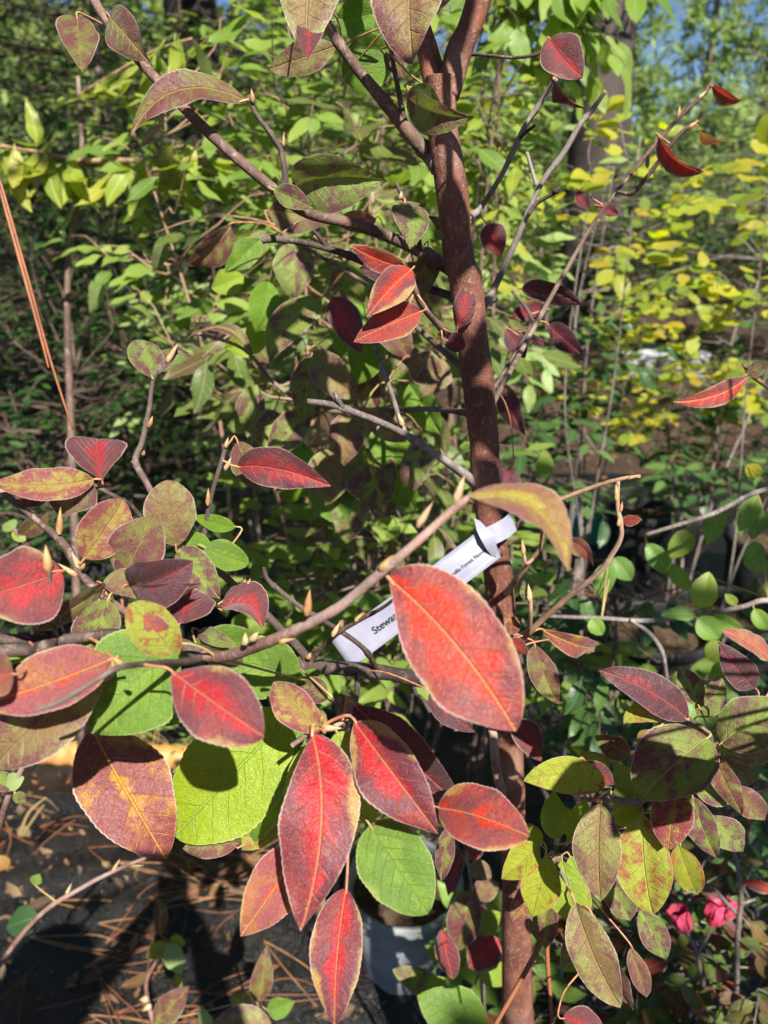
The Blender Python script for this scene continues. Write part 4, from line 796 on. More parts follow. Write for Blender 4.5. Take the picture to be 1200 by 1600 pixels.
# ------------------------------------------------------------------ far trees, pine trunk, wood
def pine(name, label, x, y, h, seed, rt=.16, crown0=.3, spread=2.2, tufts=9, nb=46, group='tall pines beyond the nursery', style='pine', bk=None):
    r = random.Random(seed); bk = bk or M_PINE; root = empty(name, label, 'tree', (x, y, 0), group)
    lean = Vector((r.uniform(-.02, .02)*h, 0, 0)); b0 = Vector((x, y, -.05)); tpx = b0 + Vector((0, 0, h)) + lean
    V, F, ps = tube_data([b0, b0.lerp(tpx, .3)+rdir(r)*.05, b0.lerp(tpx, .7)+rdir(r)*.05, tpx], [rt*1.25, rt, rt*.6, rt*.08], 14, 8, .05)
    obj('trunk', mesh('trunk', V, F, bk), root)
    segs, LV = [], []
    for i in range(nb):
        t = crown0 + (1-crown0)*(i/nb)**.9; p = b0.lerp(tpx, t); th = i*2.4 + r.uniform(-.3, .3)
        ln = spread*(1.05-t)**.7*r.uniform(.6, 1.1); d = Vector((math.cos(th), math.sin(th), r.uniform(-.05, .35))).normalized(); e = p + d*ln
        segs.append(([p, p.lerp(e, .5)+Vector((0, 0, .06*ln)), e], [rt*.22, rt*.14, rt*.04], 5, 3))
        for k in range(tufts):
            q = p.lerp(e, r.uniform(.35, 1.05)) + rdir(r)*.16*ln
            for m in range(9):
                dd = (d*.6 + rdir(r)*.9 + Vector((0, 0, .15))).normalized(); LV.append((q + rdir(r)*.10, dd, (rdir(r)*.7 + Vector((0, 0, 1)) + to_sun*.5).normalized(), r.uniform(.22, .40)*(1 if spread > 1.5 else .7)))
    tubes_obj('branches', segs, M_PINE, root, 'stuff')
    put_leaves(root, LV, style, .22, 0, .1, 0, (.5, .6), stuff_name='crown')
    return root
for i, (x, y, h, sp, sd, cr, lab) in enumerate([
    (7.7, 17.5, 7.5, 2.2, 11, .06, 'pale green pine at the right edge, its boughs reaching low'), (5.2, 19.5, 7.0, 2.4, 12, .08, 'soft green pine just right of the thick grey trunk'),
    (5.2, 23.5, 7.6, 2.4, 13, .06, 'pine left of the blue gap of sky, partly behind the thick grey trunk'), (3.0, 22.0, 9.5, 2.6, 14, .1, 'pine standing behind the thick grey trunk'),
    (0.0, 15.0, 8.5, 2.6, 15, .08, 'pine showing between the leaves left of the slim trunk'), (-4.2, 13.0, 8.0, 2.8, 16, .05, 'dark pine behind the top of the long left branch'), (-8.0, 14.0, 9.0, 3.0, 17, .05, 'dark pine at the far left edge'), (11.6, 24.0, 9.0, 2.6, 18, .06, 'pine far back at the right edge'), (7.9, 21.5, 8.2, 1.9, 19, .1, 'thin sparse pine with blue sky showing through its boughs')]):
    pine('pine_tree', lab, x, y, h, sd, .13, cr, sp, 5 if sd in (11, 19) else 8, 54)
# the thick trunk standing in the middle distance
def big_trunk():
    a_ = GR(908, 520); root = empty('large_pine_tree', 'thick grey pine trunk in the middle distance behind yellow leaves', 'tree', (a_.x, a_.y, 0))
    up_ = PYp(948, 100, a_.y); top = a_ + (up_-a_)*1.9; D = project(a_)[2]
    V, F, ps = tube_data([a_+Vector((0, 0, -.05)), a_+(up_-a_)*.05, a_+(up_-a_)*.4, a_+(up_-a_)*.8, top], [  .5*104*D/FPX, .5*94*D/FPX, .5*86*D/FPX, .5*84*D/FPX, .14], 24, 14, .05)
    obj('trunk', mesh('trunk', V, F, M_GPINE), root)
    r = random.Random(3); segs, LV = [], []
    for i in range(26):
        p = up_.lerp(top, .55+.45*i/26); th = i*2.4; e = p + Vector((math.cos(th), math.sin(th), .1))*r.uniform(1.2, 2.4); segs.append(([p, p.lerp(e, .5), e], [.05, .03, .01], 5, 3))
        for k in range(70):
            LV.append((p.lerp(e, r.uniform(.4, 1.05))+rdir(r)*.35, rdir(r), (rdir(r)+Vector((0, 0, 1))).normalized(), r.uniform(.15, .3)))
    tubes_obj('branches', segs, M_PINE, root, 'stuff'); put_leaves(root, LV, 'pine', .2, 0, stuff_name='crown')
big_trunk()
def wood():
    r = random.Random(77); LV = []
    for i in range(150):
        x = r.uniform(-24, 26); y = r.uniform(25, 34); hh = (r.uniform(2.8, 5.0) if 7 < x < 15 else r.uniform(3.5, 7)) if x > 2 else r.uniform(5, 9.5); c = Vector((x, y, hh*.45))
        for k in range(150):
            q = rdir(r)*(.5+.5*r.random()); LV.append((c + Vector((q.x*2.0, q.y*1.6, q.z*hh*.55)), rdir(r), (rdir(r)*.8+Vector((0, -.3, .8))).normalized(), r.uniform(.4, .8)))
    root = bpy.data.objects.new('treeline', None)
    VV, LL, FF, RR, k = [], [], [], [], 0
    for p, d, n, ln in LV:
        V, LC, F, _ = bg_leaf_mesh('wood', .6, 2, r.randrange(3), .1, 0, (.5, .5)); X, Y, Z = frame(d, n)
        VV.append((V*ln) @ np.array((X, Y, Z)) + np.array(p)); LL.append(LC); RR += [r.random()]*len(V); FF += shift(F, k); k += len(V)
    bpy.data.objects.remove(root)
    o = obj('treeline', mesh('treeline', np.vstack(VV).tolist(), FF, BG['wood'], np.vstack(LL), RR)); o['kind'] = 'stuff'; o['label'] = 'far off mass of mixed woodland closing the view'
wood()

# ------------------------------------------------------------------ shrubs and small trees behind
def at(px, py, d): return P(px, py, d)
def gb(px, d):                          # ground point under a direction px at depth d
    p = P(px, 800, d); return Vector((p.x, p.y, 0))
def shrub(label, px, py, d, rx, ry, rz, style, n, leaf, seed, name='shrub', cat='shrub', bpx=None, bz=0.0, **kw):
    c = at(px, py, d); b = gb(px if bpx is None else bpx, d); b.y = c.y; b.z = bz
    return plant(name, label, cat, b, c, (rx, ry, rz), style, n, leaf, seed, **kw)
EV = 'dark evergreen shrubs along the left side'
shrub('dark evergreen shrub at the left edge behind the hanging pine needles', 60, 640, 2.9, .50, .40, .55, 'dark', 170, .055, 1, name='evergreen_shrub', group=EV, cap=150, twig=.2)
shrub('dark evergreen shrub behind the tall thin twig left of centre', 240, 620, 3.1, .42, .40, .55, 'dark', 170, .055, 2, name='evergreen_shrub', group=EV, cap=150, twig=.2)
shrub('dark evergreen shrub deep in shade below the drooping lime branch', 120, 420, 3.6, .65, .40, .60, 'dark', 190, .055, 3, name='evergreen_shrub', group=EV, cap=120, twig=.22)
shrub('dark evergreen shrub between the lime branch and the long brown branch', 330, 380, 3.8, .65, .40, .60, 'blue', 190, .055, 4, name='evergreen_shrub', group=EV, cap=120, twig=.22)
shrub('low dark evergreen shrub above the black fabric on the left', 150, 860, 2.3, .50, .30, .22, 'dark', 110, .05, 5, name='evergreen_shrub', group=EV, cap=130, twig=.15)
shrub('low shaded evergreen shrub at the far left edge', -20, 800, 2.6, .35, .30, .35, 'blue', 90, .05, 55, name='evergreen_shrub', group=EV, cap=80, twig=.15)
shrub('tall leafy tree in shade filling the top left corner', 60, 130, 3.4, .75, .5, .70, 'blue', 230, .06, 6, name='leafy_tree', cat='tree', cap=150, twig=.25, hole=.25)
shrub('tall leafy tree with sunlit tips behind the arching olive leaf', 360, 190, 3.2, .65, .45, .60, 'mid', 200, .06, 7, name='leafy_tree', cat='tree', cap=150, twig=.25, hole=.25)
shrub('green leafy tree between the upper branch and the slim trunk', 590, 190, 2.1, .30, .35, .48, 'mid', 120, .065, 8, name='leafy_tree', cat='tree', cap=180, twig=.2)
shrub('pale green sunlit shrub left of the grey dead twig', 370, 590, 2.3, .26, .25, .34, 'pale', 110, .05, 9, cap=220, twig=.13, camface=.5)
shrub('small tree with green leaves close behind the middle of the slim trunk', 540, 560, 1.25, .21, .20, .36, 'midp', 62, .075, 10, name='young_tree', cat='tree', bpx=470, cap=260, twig=.15, droop=.5, mat=M_TAN, camface=.5)
shrub('leafy green shrub behind the white tag', 620, 930, 1.35, .26, .20, .26, 'mid', 85, .06, 11, cap=260, twig=.14, camface=.4)
shrub('sunlit light green shrub right behind the slim trunk', 768, 350, 1.75, .09, .2, .36, 'pale', 42, .07, 12, cap=240, twig=.17, camface=.3)
shrub('overhanging tree with broad dark green leaves right of the fork', 815, -25, 1.45, .11, .14, .10, 'mid', 40, .08, 13, name='broadleaf_tree', cat='tree', bpx=700, cap=240, twig=.15, droop=.9, wr=.46, stems=2, shell=.1)
TR2 = 'young trees with green leaves close behind the slim trunk'
shrub('young tree with sunlit green leaves behind the long brown branch', 380, 400, 1.45, .26, .18, .34, 'mid', 64, .07, 31, name='young_tree', cat='tree', bpx=440, cap=260, twig=.15, droop=.4, mat=M_TAN, camface=.5, group=TR2)
shrub('young tree with sunlit green leaves behind the upper brown branch', 560, 170, 1.45, .24, .18, .30, 'mid', 62, .07, 32, name='young_tree', cat='tree', bpx=540, cap=260, twig=.15, droop=.4, mat=M_STEM, camface=.5, group=TR2)
shrub('lime leaved young tree right behind the bend of the slim trunk', 768, 270, 1.35, .04, .10, .22, 'limeb', 20, .06, 33, name='young_tree', cat='tree', bpx=790, cap=200, twig=.09, droop=.5, mat=M_STEM, camface=.4, group=TR2, wr=.4)
YS = 'yellow leaved shrubs on the right'
shrub('nearest yellow leaved shrub, its big loose leaves right of the bare grey twigs', 985, 335, 1.55, .17, .14, .18, 'yel', 10, .048, 34, name='yellow_shrub', group=YS, cap=200, twig=.13, wr=.62, camface=.8, mat=M_GY, ab=(.5, .55), stems=2, rs=.004)
shrub('small yellow green shrub at the right edge above the red leaf', 1190, 400, 1.6, .10, .12, .18, 'yel', 8, .05, 35, name='yellow_shrub', group=YS, cap=200, twig=.13, wr=.6, camface=.8, mat=M_GY, ab=(.5, .55), stems=2, rs=.004)
shrub('yellow leaved shrub beside the thick grey trunk', 905, 385, 2.2, .30, .30, .32, 'yel', 34, .055, 14, name='yellow_shrub', group=YS, cap=240, twig=.17, wr=.62, camface=.7, mat=M_GY, ab=(.5, .55), hole=.12)
shrub('yellow leaved shrub under the curled red leaves at the right edge', 1130, 470, 2.3, .28, .30, .36, 'yel', 34, .055, 15, name='yellow_shrub', group=YS, cap=240, twig=.17, wr=.6, camface=.7, mat=M_GY, ab=(.5, .55), hole=.2)
shrub('low yellow green shrub in front of the white pots', 930, 600, 2.6, .42, .30, .20, 'yel', 62, .05, 16, name='yellow_shrub', group=YS, cap=220, twig=.15, wr=.55, camface=.5, mat=M_GY, hole=.15)
shrub('dark shaded bush in front of the far pines', 1120, 330, 6.2, 1.2, .6, .65, 'dark', 150, .09, 17, name='shaded_bush', cat='bush', cap=60, twig=.4)
shrub('dull green low bush on the ground at the right edge', 1100, 680, 2.7, .36, .3, .26, 'blue', 90, .07, 18, name='low_bush', cat='bush', cap=200, twig=.18)
shrub('low green bush with red tinged tips between trunk and white pots', 850, 640, 2.0, .20, .22, .26, 'blue', 50, .07, 19, name='low_bush', cat='bush', cap=200, twig=.16)
shrub('green leafy seedling tree right behind the lower trunk', 890, 1000, 1.2, .12, .13, .16, 'blue', 26, .055, 20, name='seedling_tree', cat='tree', cap=200, twig=.12, droop=.7, ldroop=.5)
shrub('bright green undergrowth bush below the rosy twig', 960, 1130, 1.3, .15, .15, .13, 'mid', 26, .07, 21, name='undergrowth_bush', cat='bush', cap=150, twig=.12, camface=.4)
AZ = 'azaleas at the bottom right'
shrub('azalea with green and maroon leaves in the bottom right corner', 1110, 1520, 1.15, .17, .16, .15, 'azal', 105, .045, 22, name='azalea', group=AZ, cap=260, twig=.09, camface=.5, mat=M_GY)
shrub('azalea at the foot of the trunk below the purple leaves', 930, 1560, 1.25, .13, .12, .12, 'azal', 56, .045, 23, name='azalea', group=AZ, cap=160, twig=.09, camface=.5, mat=M_GY)

shrub('low light green plant between the pale pot and the trunk', 775, 1500, 1.25, .07, .08, .07, 'fresh', 16, .06, 25, name='green_plant', cat='plant', cap=120, twig=.07, camface=.5)
shrub('shaded green shrub behind the right hand bunch of leaves', 1080, 1180, 1.6, .28, .2, .22, 'blue', 46, .06, 26, cap=200, twig=.15)
EV2 = 'big evergreen shrubs further back on the left'
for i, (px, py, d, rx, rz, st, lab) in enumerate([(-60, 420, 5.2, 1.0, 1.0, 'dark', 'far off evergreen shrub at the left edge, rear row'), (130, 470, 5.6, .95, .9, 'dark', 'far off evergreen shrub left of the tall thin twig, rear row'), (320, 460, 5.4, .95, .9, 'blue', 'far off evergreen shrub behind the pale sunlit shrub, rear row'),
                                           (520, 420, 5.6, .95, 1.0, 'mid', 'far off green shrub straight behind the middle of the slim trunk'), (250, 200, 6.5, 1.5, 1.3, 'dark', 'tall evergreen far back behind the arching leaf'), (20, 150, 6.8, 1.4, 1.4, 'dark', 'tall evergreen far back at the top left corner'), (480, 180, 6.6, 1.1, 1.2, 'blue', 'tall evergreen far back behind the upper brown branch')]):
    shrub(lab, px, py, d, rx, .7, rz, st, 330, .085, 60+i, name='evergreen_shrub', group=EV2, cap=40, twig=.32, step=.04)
RB = 'bushes in front of the far pines'
for i, (px, py, d, rx, rz, st, lab) in enumerate([(700, 380, 7.0, .75, .85, 'mid', 'bush seen between the slim trunk and the thick grey one'), (1075, 400, 7.6, .75, .75, 'dark', 'dark bush right of the thick grey trunk'), (1220, 420, 7.2, .9, .9, 'blue', 'bush behind the yellow leaves at the right edge'), (790, 300, 11.5, 1.2, 1.3, 'pale', 'sunlit bush left of the thick grey trunk'), (1150, 260, 11.5, 1.5, 1.2, 'pale', 'sunlit bush under the blue gap of sky')]):
    shrub(lab, px, py, d, rx, .7, rz, st, 300, .09 if d < 9 else .13, 80+i, name='bush', cat='bush', group=RB, cap=20, twig=.35, step=.045)

# unseen tree added on the left so its boughs shade the shrubs there
def added_shade_tree():
    r = random.Random(9); root = empty('added_shade_tree', 'tall leafy tree added unseen beyond the left edge to shade the dark shrubs', 'tree', (-3.6, 1.9, 0))
    V, F, ps = tube_data([Vector((-3.6, 1.9, -.05)), Vector((-3.5, 1.85, 2)), Vector((-3.2, 1.8, 4)), Vector((-2.9, 1.8, 5.2))], [.16, .13, .08, .02], 14, 6, .05); obj('trunk', mesh('trunk', V, F, M_PINE), root)
    segs, LV = [], []
    for i in range(215):
        p = Vector((r.uniform(-3.8, .05), r.uniform(0.0, 5.6), r.uniform(3.25, 4.5)))
        if noise.noise(p*1.1) < -.22: continue
        a_ = Vector((-3.2, 1.8, min(4.6, p.z-.3))); segs.append(([a_, a_.lerp(p, .5)+Vector((0, 0, .15)), p], [.03, .02, .006], 5, 4))
        for k in range(44):
            LV.append((p + Vector((r.gauss(0, .3), r.gauss(0, .3), r.gauss(0, .14))), rdir(r), (rdir(r)*.5+Vector((0, 0, 1))).normalized(), r.uniform(.08, .15)))
    tubes_obj('branches', segs, M_PINE, root, 'stuff'); put_leaves(root, LV, 'dark', .55, 0, .1, 0, (.5, .5), stuff_name='crown')
added_shade_tree()
def added_shade_tree_behind():  # second unseen tree, added to shade the undergrowth on the right
    r = random.Random(19); root = empty('added_shade_tree', 'leafy tree added unseen behind the viewer to the right to shade the undergrowth', 'tree', (3.0, -1.8, 0))
    V, F, ps = tube_data([Vector((3.0, -1.8, -.05)), Vector((2.9, -1.75, 2)), Vector((2.6, -1.7, 3.6)), Vector((2.3, -1.6, 4.6))], [.14, .11, .07, .02], 14, 6, .05); obj('trunk', mesh('trunk', V, F, M_PINE), root)
    segs, LV = [], []
    for i in range(64):
        p = Vector((r.uniform(1.02, 2.8), r.uniform(-2.9, -.9), r.uniform(2.7, 3.6)))
        if noise.noise(p*1.4) < -.2: continue
        a_ = Vector((2.7, -1.7, min(3.6, p.z-.2))); segs.append(([a_, a_.lerp(p, .5)+Vector((0, 0, .1)), p], [.025, .016, .005], 5, 4))
        for k in range(26): LV.append((p + Vector((r.gauss(0, .25), r.gauss(0, .25), r.gauss(0, .12))), rdir(r), (rdir(r)*.5+Vector((0, 0, 1))).normalized(), r.uniform(.08, .14)))
    LV = [l for l in LV if l[0].x > .97]
    tubes_obj('branches', segs, M_PINE, root, 'stuff'); put_leaves(root, LV, 'dark', .55, 0, .1, 0, (.5, .5), stuff_name='crown')
added_shade_tree_behind()
pine('pine_tree', 'pine trunk coloured dark for shade behind the top of the long brown branch', P(298, 60, 5.0).x, P(298, 60, 5.0).y, 9, 41, .17, .42, 2.0, 7, 30, bk=M_SHADE_PINE)

# ------------------------------------------------------------------ plants drawn twig by twig
def tube_part(root, name, pts, mat, seg=7, sub=5, rough=.08, kind=None):
    v = [P(q[0], q[1], q[2]) for q in pts]; r = [.5*q[3]*q[2]/FPX for q in pts]
    V, F, ps = tube_data(v, r, seg, sub, rough, v[0].x*9); o = obj(name, mesh(name, V, F, mat), root, kind); return ps
def leaf_part(root, mat, b, t, wpx, d, dt=None, roll=0, fold=.2, curl=.06, bend=0, a=.6, ab=.7, near=None, pet=None, nu=16, seed=None):
    dt = d if dt is None else dt; A, B = P(*b, d), P(*t, dt); X = B-A; L = X.length
    X, Y, Z = frame(X, (CAM-A.lerp(B, .5)).normalized()); R = Matrix.Rotation(math.radians(roll), 3, X); Y = R @ Y; Z = R @ Z
    wr = wpx*.5*(d+dt)/FPX/max(.35, math.cos(math.radians(roll)))/L
    leaf_part.n += 1
    V, LC, F = leaf_local(wr, a, ab, fold, curl, bend, .012, .15, 0, nu, 3, .012, leaf_part.n*.61 if seed is None else seed)
    W = [A + (X*x + Y*y + Z*z)*L for x, y, z in V]; mi = [0]*len(F)
    if near:
        q = min(near, key=lambda q: (q-A).length); tv, tf, _ = tube_data([q, q.lerp(A, .6), A + X*L*.06 + Z*L*.004], [.0011, .0009, .0006], 5, 3)
        F += shift(tf, len(W)); W += tv; LC += [(0, 0, 0)]*len(tv); mi += [1]*len(tf)
    return obj('leaf', mesh('leaf', W, F, [mat, M_PETG], LC, None, mi), root)
leaf_part.n = 0
def bud_part(root, b, t, d, wd, mat=None):
    V, F = bud_data(P(*b, d), P(*t, d), wd*d/FPX); return obj('bud', mesh('bud', V, F, mat or M_BUD), root)

def drooping_tree():
    b = gb(118, 1.65); root = empty('drooping_tree', 'slender tree whose long lime leaves droop from a level branch at the left', 'tree', b); D = 1.5
    tube_part(root, 'stem', [(128, 1180, 1.75, 13), (112, 700, 1.66, 12), (105, 460, 1.6, 10), (118, 330, 1.55, 10), (128, 250, 1.5, 9), (122, 120, 1.5, 6)], M_STEM)
    p1 = tube_part(root, 'branch', [(128, 252, D, 9), (80, 242, D-.03, 7), (40, 234, D-.05, 6), (-20, 225, D-.08, 4)], M_TAN)
    p2 = tube_part(root, 'branch', [(128, 252, D, 9), (180, 251, D-.05, 9), (225, 250, D-.1, 7), (270, 232, D-.14, 5), (320, 222, D-.18, 4)], M_TAN)
    p3 = tube_part(root, 'branch', [(150, 255, D, 8), (200, 265, D-.05, 8), (250, 277, D-.1, 7)], M_TAN)
    p4 = tube_part(root, 'branch', [(122, 150, 1.5, 6), (170, 120, 1.45, 5), (240, 80, 1.4, 4), (300, 60, 1.36, 3)], M_TAN)
    r = random.Random(21)
    for (ps, n, lo, hi) in ((p1, 34, 0, 1), (p2, 30, .25, 1), (p4, 14, .2, 1)):
        for i in range(n):
            q = ps[int((lo+(hi-lo)*(i/n))*(len(ps)-1))] + rdir(r)*.015; d = Vector((r.uniform(-.9, .9)+(.5 if ps is p2 else -.3), r.uniform(-.6, .3), r.uniform(-1.0, .25))).normalized()
            ln = r.uniform(.075, .125); me = bg_leaf_mesh('limeb', .30, 0, r.randrange(3), .28, 1.0, (.6, .85))[3]
            X, Y, Z = frame(d, Vector((r.uniform(-.5, .5), -.3, 1))); o = bpy.data.objects.new('leaf', me); COL.objects.link(o); o.parent = root
            M = Matrix((X, Y, Z)).transposed().to_4x4() @ Matrix.Scale(ln, 4); M.translation = q - Vector(root.location); o.matrix_local = M
drooping_tree()

def pale_twig_shrub():
    b = gb(1330, .95); root = empty('pale_twig_shrub', 'shrub with whitish twigs and round light green leaves reaching in from the right edge', 'shrub', b)
    s = tube_part(root, 'stem', [(1330, 1560, .98, 16), (1300, 1200, .95, 14), (1260, 960, .9, 12), (1250, 760, .9, 10), (1262, 620, .9, 8)], M_GY)
    t1 = tube_part(root, 'twig', [(1262, 955, .9, 10), (1200, 938, .86, 9), (1160, 948, .85, 8), (1110, 958, .85, 8), (1060, 966, .85, 8), (1000, 970, .86, 8), (940, 966, .88, 7), (880, 964, .9, 6), (840, 962, .92, 4)], M_GY)
    t2 = tube_part(root, 'twig', [(1255, 752, .9, 9), (1182, 769, .86, 8), (1120, 800, .85, 8), (1060, 820, .86, 7), (1008, 836, .88, 6)], M_GY)
    t3 = tube_part(root, 'twig', [(985, 968, .86, 6), (1015, 990, .87, 7), (1035, 1020, .88, 7), (1044, 1065, .9, 6), (1060, 1075, .9, 5), (1078, 1088, .9, 4)], M_GY)
    t4 = tube_part(root, 'twig', [(1262, 640, .9, 7), (1215, 615, .7, 6), (1178, 590, .62, 6), (1162, 570, .6, 5)], M_TAN)
    G_ = BG['fresh']
    for (b_, t_, w_, d_, nr, ro) in [((1093, 950), (1110, 884), 46, .84, t1, 0), ((1086, 962), (1024, 962), 26, .84, t1, 30), ((1090, 966), (1128, 1004), 44, .83, t1, 0), ((1112, 960), (1168, 990), 34, .85, t1, 20), ((1178, 952), (1205, 990), 30, .85, t1, 0),
                                     ((924, 966), (944, 996), 30, .87, t1, 0), ((950, 880), (938, 942), 40, .92, t1, 10), ((958, 872), (992, 912), 38, .93, t1, 0), ((1072, 1086), (1136, 1082), 44, .88, t3, 25), ((1072, 1092), (1122, 1140), 46, .88, t3, 0),
                                     ((1182, 775), (1150, 840), 34, .86, t2, 0), ((1195, 800), (1170, 850), 30, .86, t2, 0), ((1190, 850), (1165, 880), 30, .87, t1, 0), ((1150, 945), (1130, 925), 18, .85, t1, 0), ((1165, 860), (1205, 900), 36, .9, t1, 10), ((1190, 930), (1215, 905), 24, .87, t1, 0),
                                     ((1130, 798), (1100, 860), 34, 1.0, t2, 15), ((1080, 830), (1040, 880), 40, 1.02, t2, 0), ((1010, 850), (1055, 905), 36, 1.02, t2, 0), ((1050, 880), (1085, 930), 30, 1.0, t1, 20)]:
        leaf_part(root, G_, b_, tuple(b_[k]+.86*(t_[k]-b_[k]) for k in (0, 1)), w_*.86, d_, roll=ro, near=nr, a=.5, ab=.6, fold=.4, curl=.1)
    leaf_part(root, BG['yel'], (1130, 1005), (1105, 1030), 34, .87, near=t1, a=.5, ab=.5); leaf_part(root, BG['yel'], (1165, 728), (1190, 742), 24, .9, near=t2)
    leaf_part(root, LM['hot'], (1168, 588), (1052, 628), 34, .60, .57, near=t4, bend=.06, a=.7, ab=.8, roll=-15); leaf_part(root, LM['olivep'], (1166, 584), (1196, 567), 24, .6, near=t4, roll=20)
    bud_part(root, (1182, 592), (1192, 600), .62, 8)
pale_twig_shrub()

def seedling(label, b, stem, leaves, mat=M_STEM, buds=(), name='seedling', group=None, cat='seedling'):
    root = empty(name, label, cat, (b.x, b.y, 0), group); ps = tube_part(root, 'stem', stem, mat)
    for (st, b_, t_, w_, d_, ro) in leaves: leaf_part(root, LM.get(st) or BG[st], b_, t_, w_, d_, roll=ro, near=ps)
    for (b_, t_, d_, w_) in buds: bud_part(root, b_, t_, d_, w_, M_BUDP)
    return root
SD = 'young seedlings near the black fabric'
seedling('thin bare seedling twig slanting across the bottom left corner', GR(-60, 1560), [(-90, 1640, 1.2, 6), (-10, 1520, .95, 8), (60, 1432, .88, 8), (130, 1386, .85, 7), (185, 1358, .83, 6), (244, 1334, .81, 4)],
         [('mid', (52, 1382), (62, 1366), 18, .86, 0), ('blue', (60, 1432), (10, 1450), 44, .92, 20)], M_PK, [((176, 1362), (188, 1342), .83, 6), ((205, 1354), (226, 1352), .82, 5), ((104, 1398), (112, 1380), .85, 6)], group=SD)
seedling('small seedling with a rosette of four lime leaves at the bottom left', GR(250, 1560), [(240, 1600, 1.36, 7), (228, 1540, 1.33, 6), (245, 1500, 1.3, 5), (262, 1470, 1.28, 4)],
         [('limep', (262, 1472), (228, 1496), 24, 1.27, 0), ('pale', (262, 1474), (284, 1522), 30, 1.26, 0), ('lime', (264, 1470), (290, 1474), 24, 1.27, 20), ('olivep', (250, 1462), (246, 1400), 22, 1.27, 30), ('limep', (275, 1520), (282, 1545), 12, 1.28, 0)], M_PK, [((232, 1560), (218, 1562), 1.33, 12), ((236, 1570), (222, 1580), 1.33, 10)], group=SD)
seedling('seedling with olive leaves standing left of the lowest red leaf', GR(410, 1650), [(415, 1680, 1.2, 7), (408, 1600, 1.1, 6), (400, 1560, 1.05, 5)],
         [('olivep', (404, 1566), (416, 1478), 34, 1.05, 10), ('olivep', (240, 1600), (296, 1542), 42, .98, 0), ('purp', (424, 1598), (322, 1608), 52, .88, 0), ('green', (418, 1580), (460, 1566), 30, 1.05, 25), ('limep', (392, 1580), (360, 1555), 30, 1.06, 10), ('pale', (330, 1610), (310, 1570), 18, 1.06, 0)], M_PK, group=SD)
seedling('seedling with two broad light green leaves at the bottom edge left of the trunk', GR(700, 1660), [(705, 1690, 1.0, 8), (700, 1620, .92, 7), (690, 1560, .9, 5)],
         [('green', (762, 1618), (652, 1556), 84, .82, 0), ('lime', (690, 1560), (668, 1530), 40, .9, 20), ('greenp', (680, 1545), (612, 1515), 36, .92, 0), ('lime', (700, 1550), (640, 1545), 34, .93, 30)], M_PK, group=SD)
seedling('red and lime leaved seedling growing close left of the lower trunk', GR(740, 1640), [(760, 1680, 1.15, 9), (755, 1560, 1.0, 8), (745, 1450, .92, 7), (735, 1370, .88, 5), (728, 1330, .87, 4)],
         [('olivep', (738, 1392), (714, 1486), 54, .88, 0), ('red', (690, 1452), (708, 1530), 36, .88, 10), ('red', (778, 1466), (732, 1512), 56, .90, 0), ('dred', (760, 1418), (722, 1462), 40, .92, 10), ('lime', (748, 1452), (782, 1425), 34, .9, 0), ('purp', (735, 1348), (768, 1372), 30, .88, 0), ('dred', (722, 1330), (700, 1400), 26, .9, 20), ('purp', (740, 1400), (780, 1380), 34, .92, 0), ('mott', (728, 1340), (755, 1310), 30, .9, 15), ('lime', (752, 1500), (790, 1540), 40, .95, 10), ('green', (742, 1410), (700, 1420), 40, .95, 20)], M_STEM, group=SD)
seedling('leafy brown twig standing upright at the left edge above the hose', GR(-30, 1450), [(-40, 1480, .9, 12), (0, 1290, .66, 11), (30, 1210, .6, 10), (60, 1150, .58, 7), (75, 1110, .57, 4)],
         [('greenp', (20, 1235), (-25, 1208), 30, .6, 20), ('pale', (10, 1225), (38, 1215), 28, .6, 0), ('greenp', (22, 1240), (40, 1252), 18, .6, 0), ('mid', (60, 1030), (20, 1020), 24, .62, 0)], M_PK, group=SD)
seedling('curly leaved grey seedling in the dark at the left edge', GR(40, 1100), [(60, 1060, 1.3, 5), (40, 900, .95, 6), (32, 850, .85, 6), (22, 825, .84, 5)], [('olivep', (30, 838), (75, 800), 30, .84, 30), ('pale', (24, 826), (4, 820), 22, .84, 40), ('olivep', (32, 846), (60, 820), 22, .86, 0), ('mid', (40, 845), (18, 832), 16, .84, 20)], M_PK, group=SD)

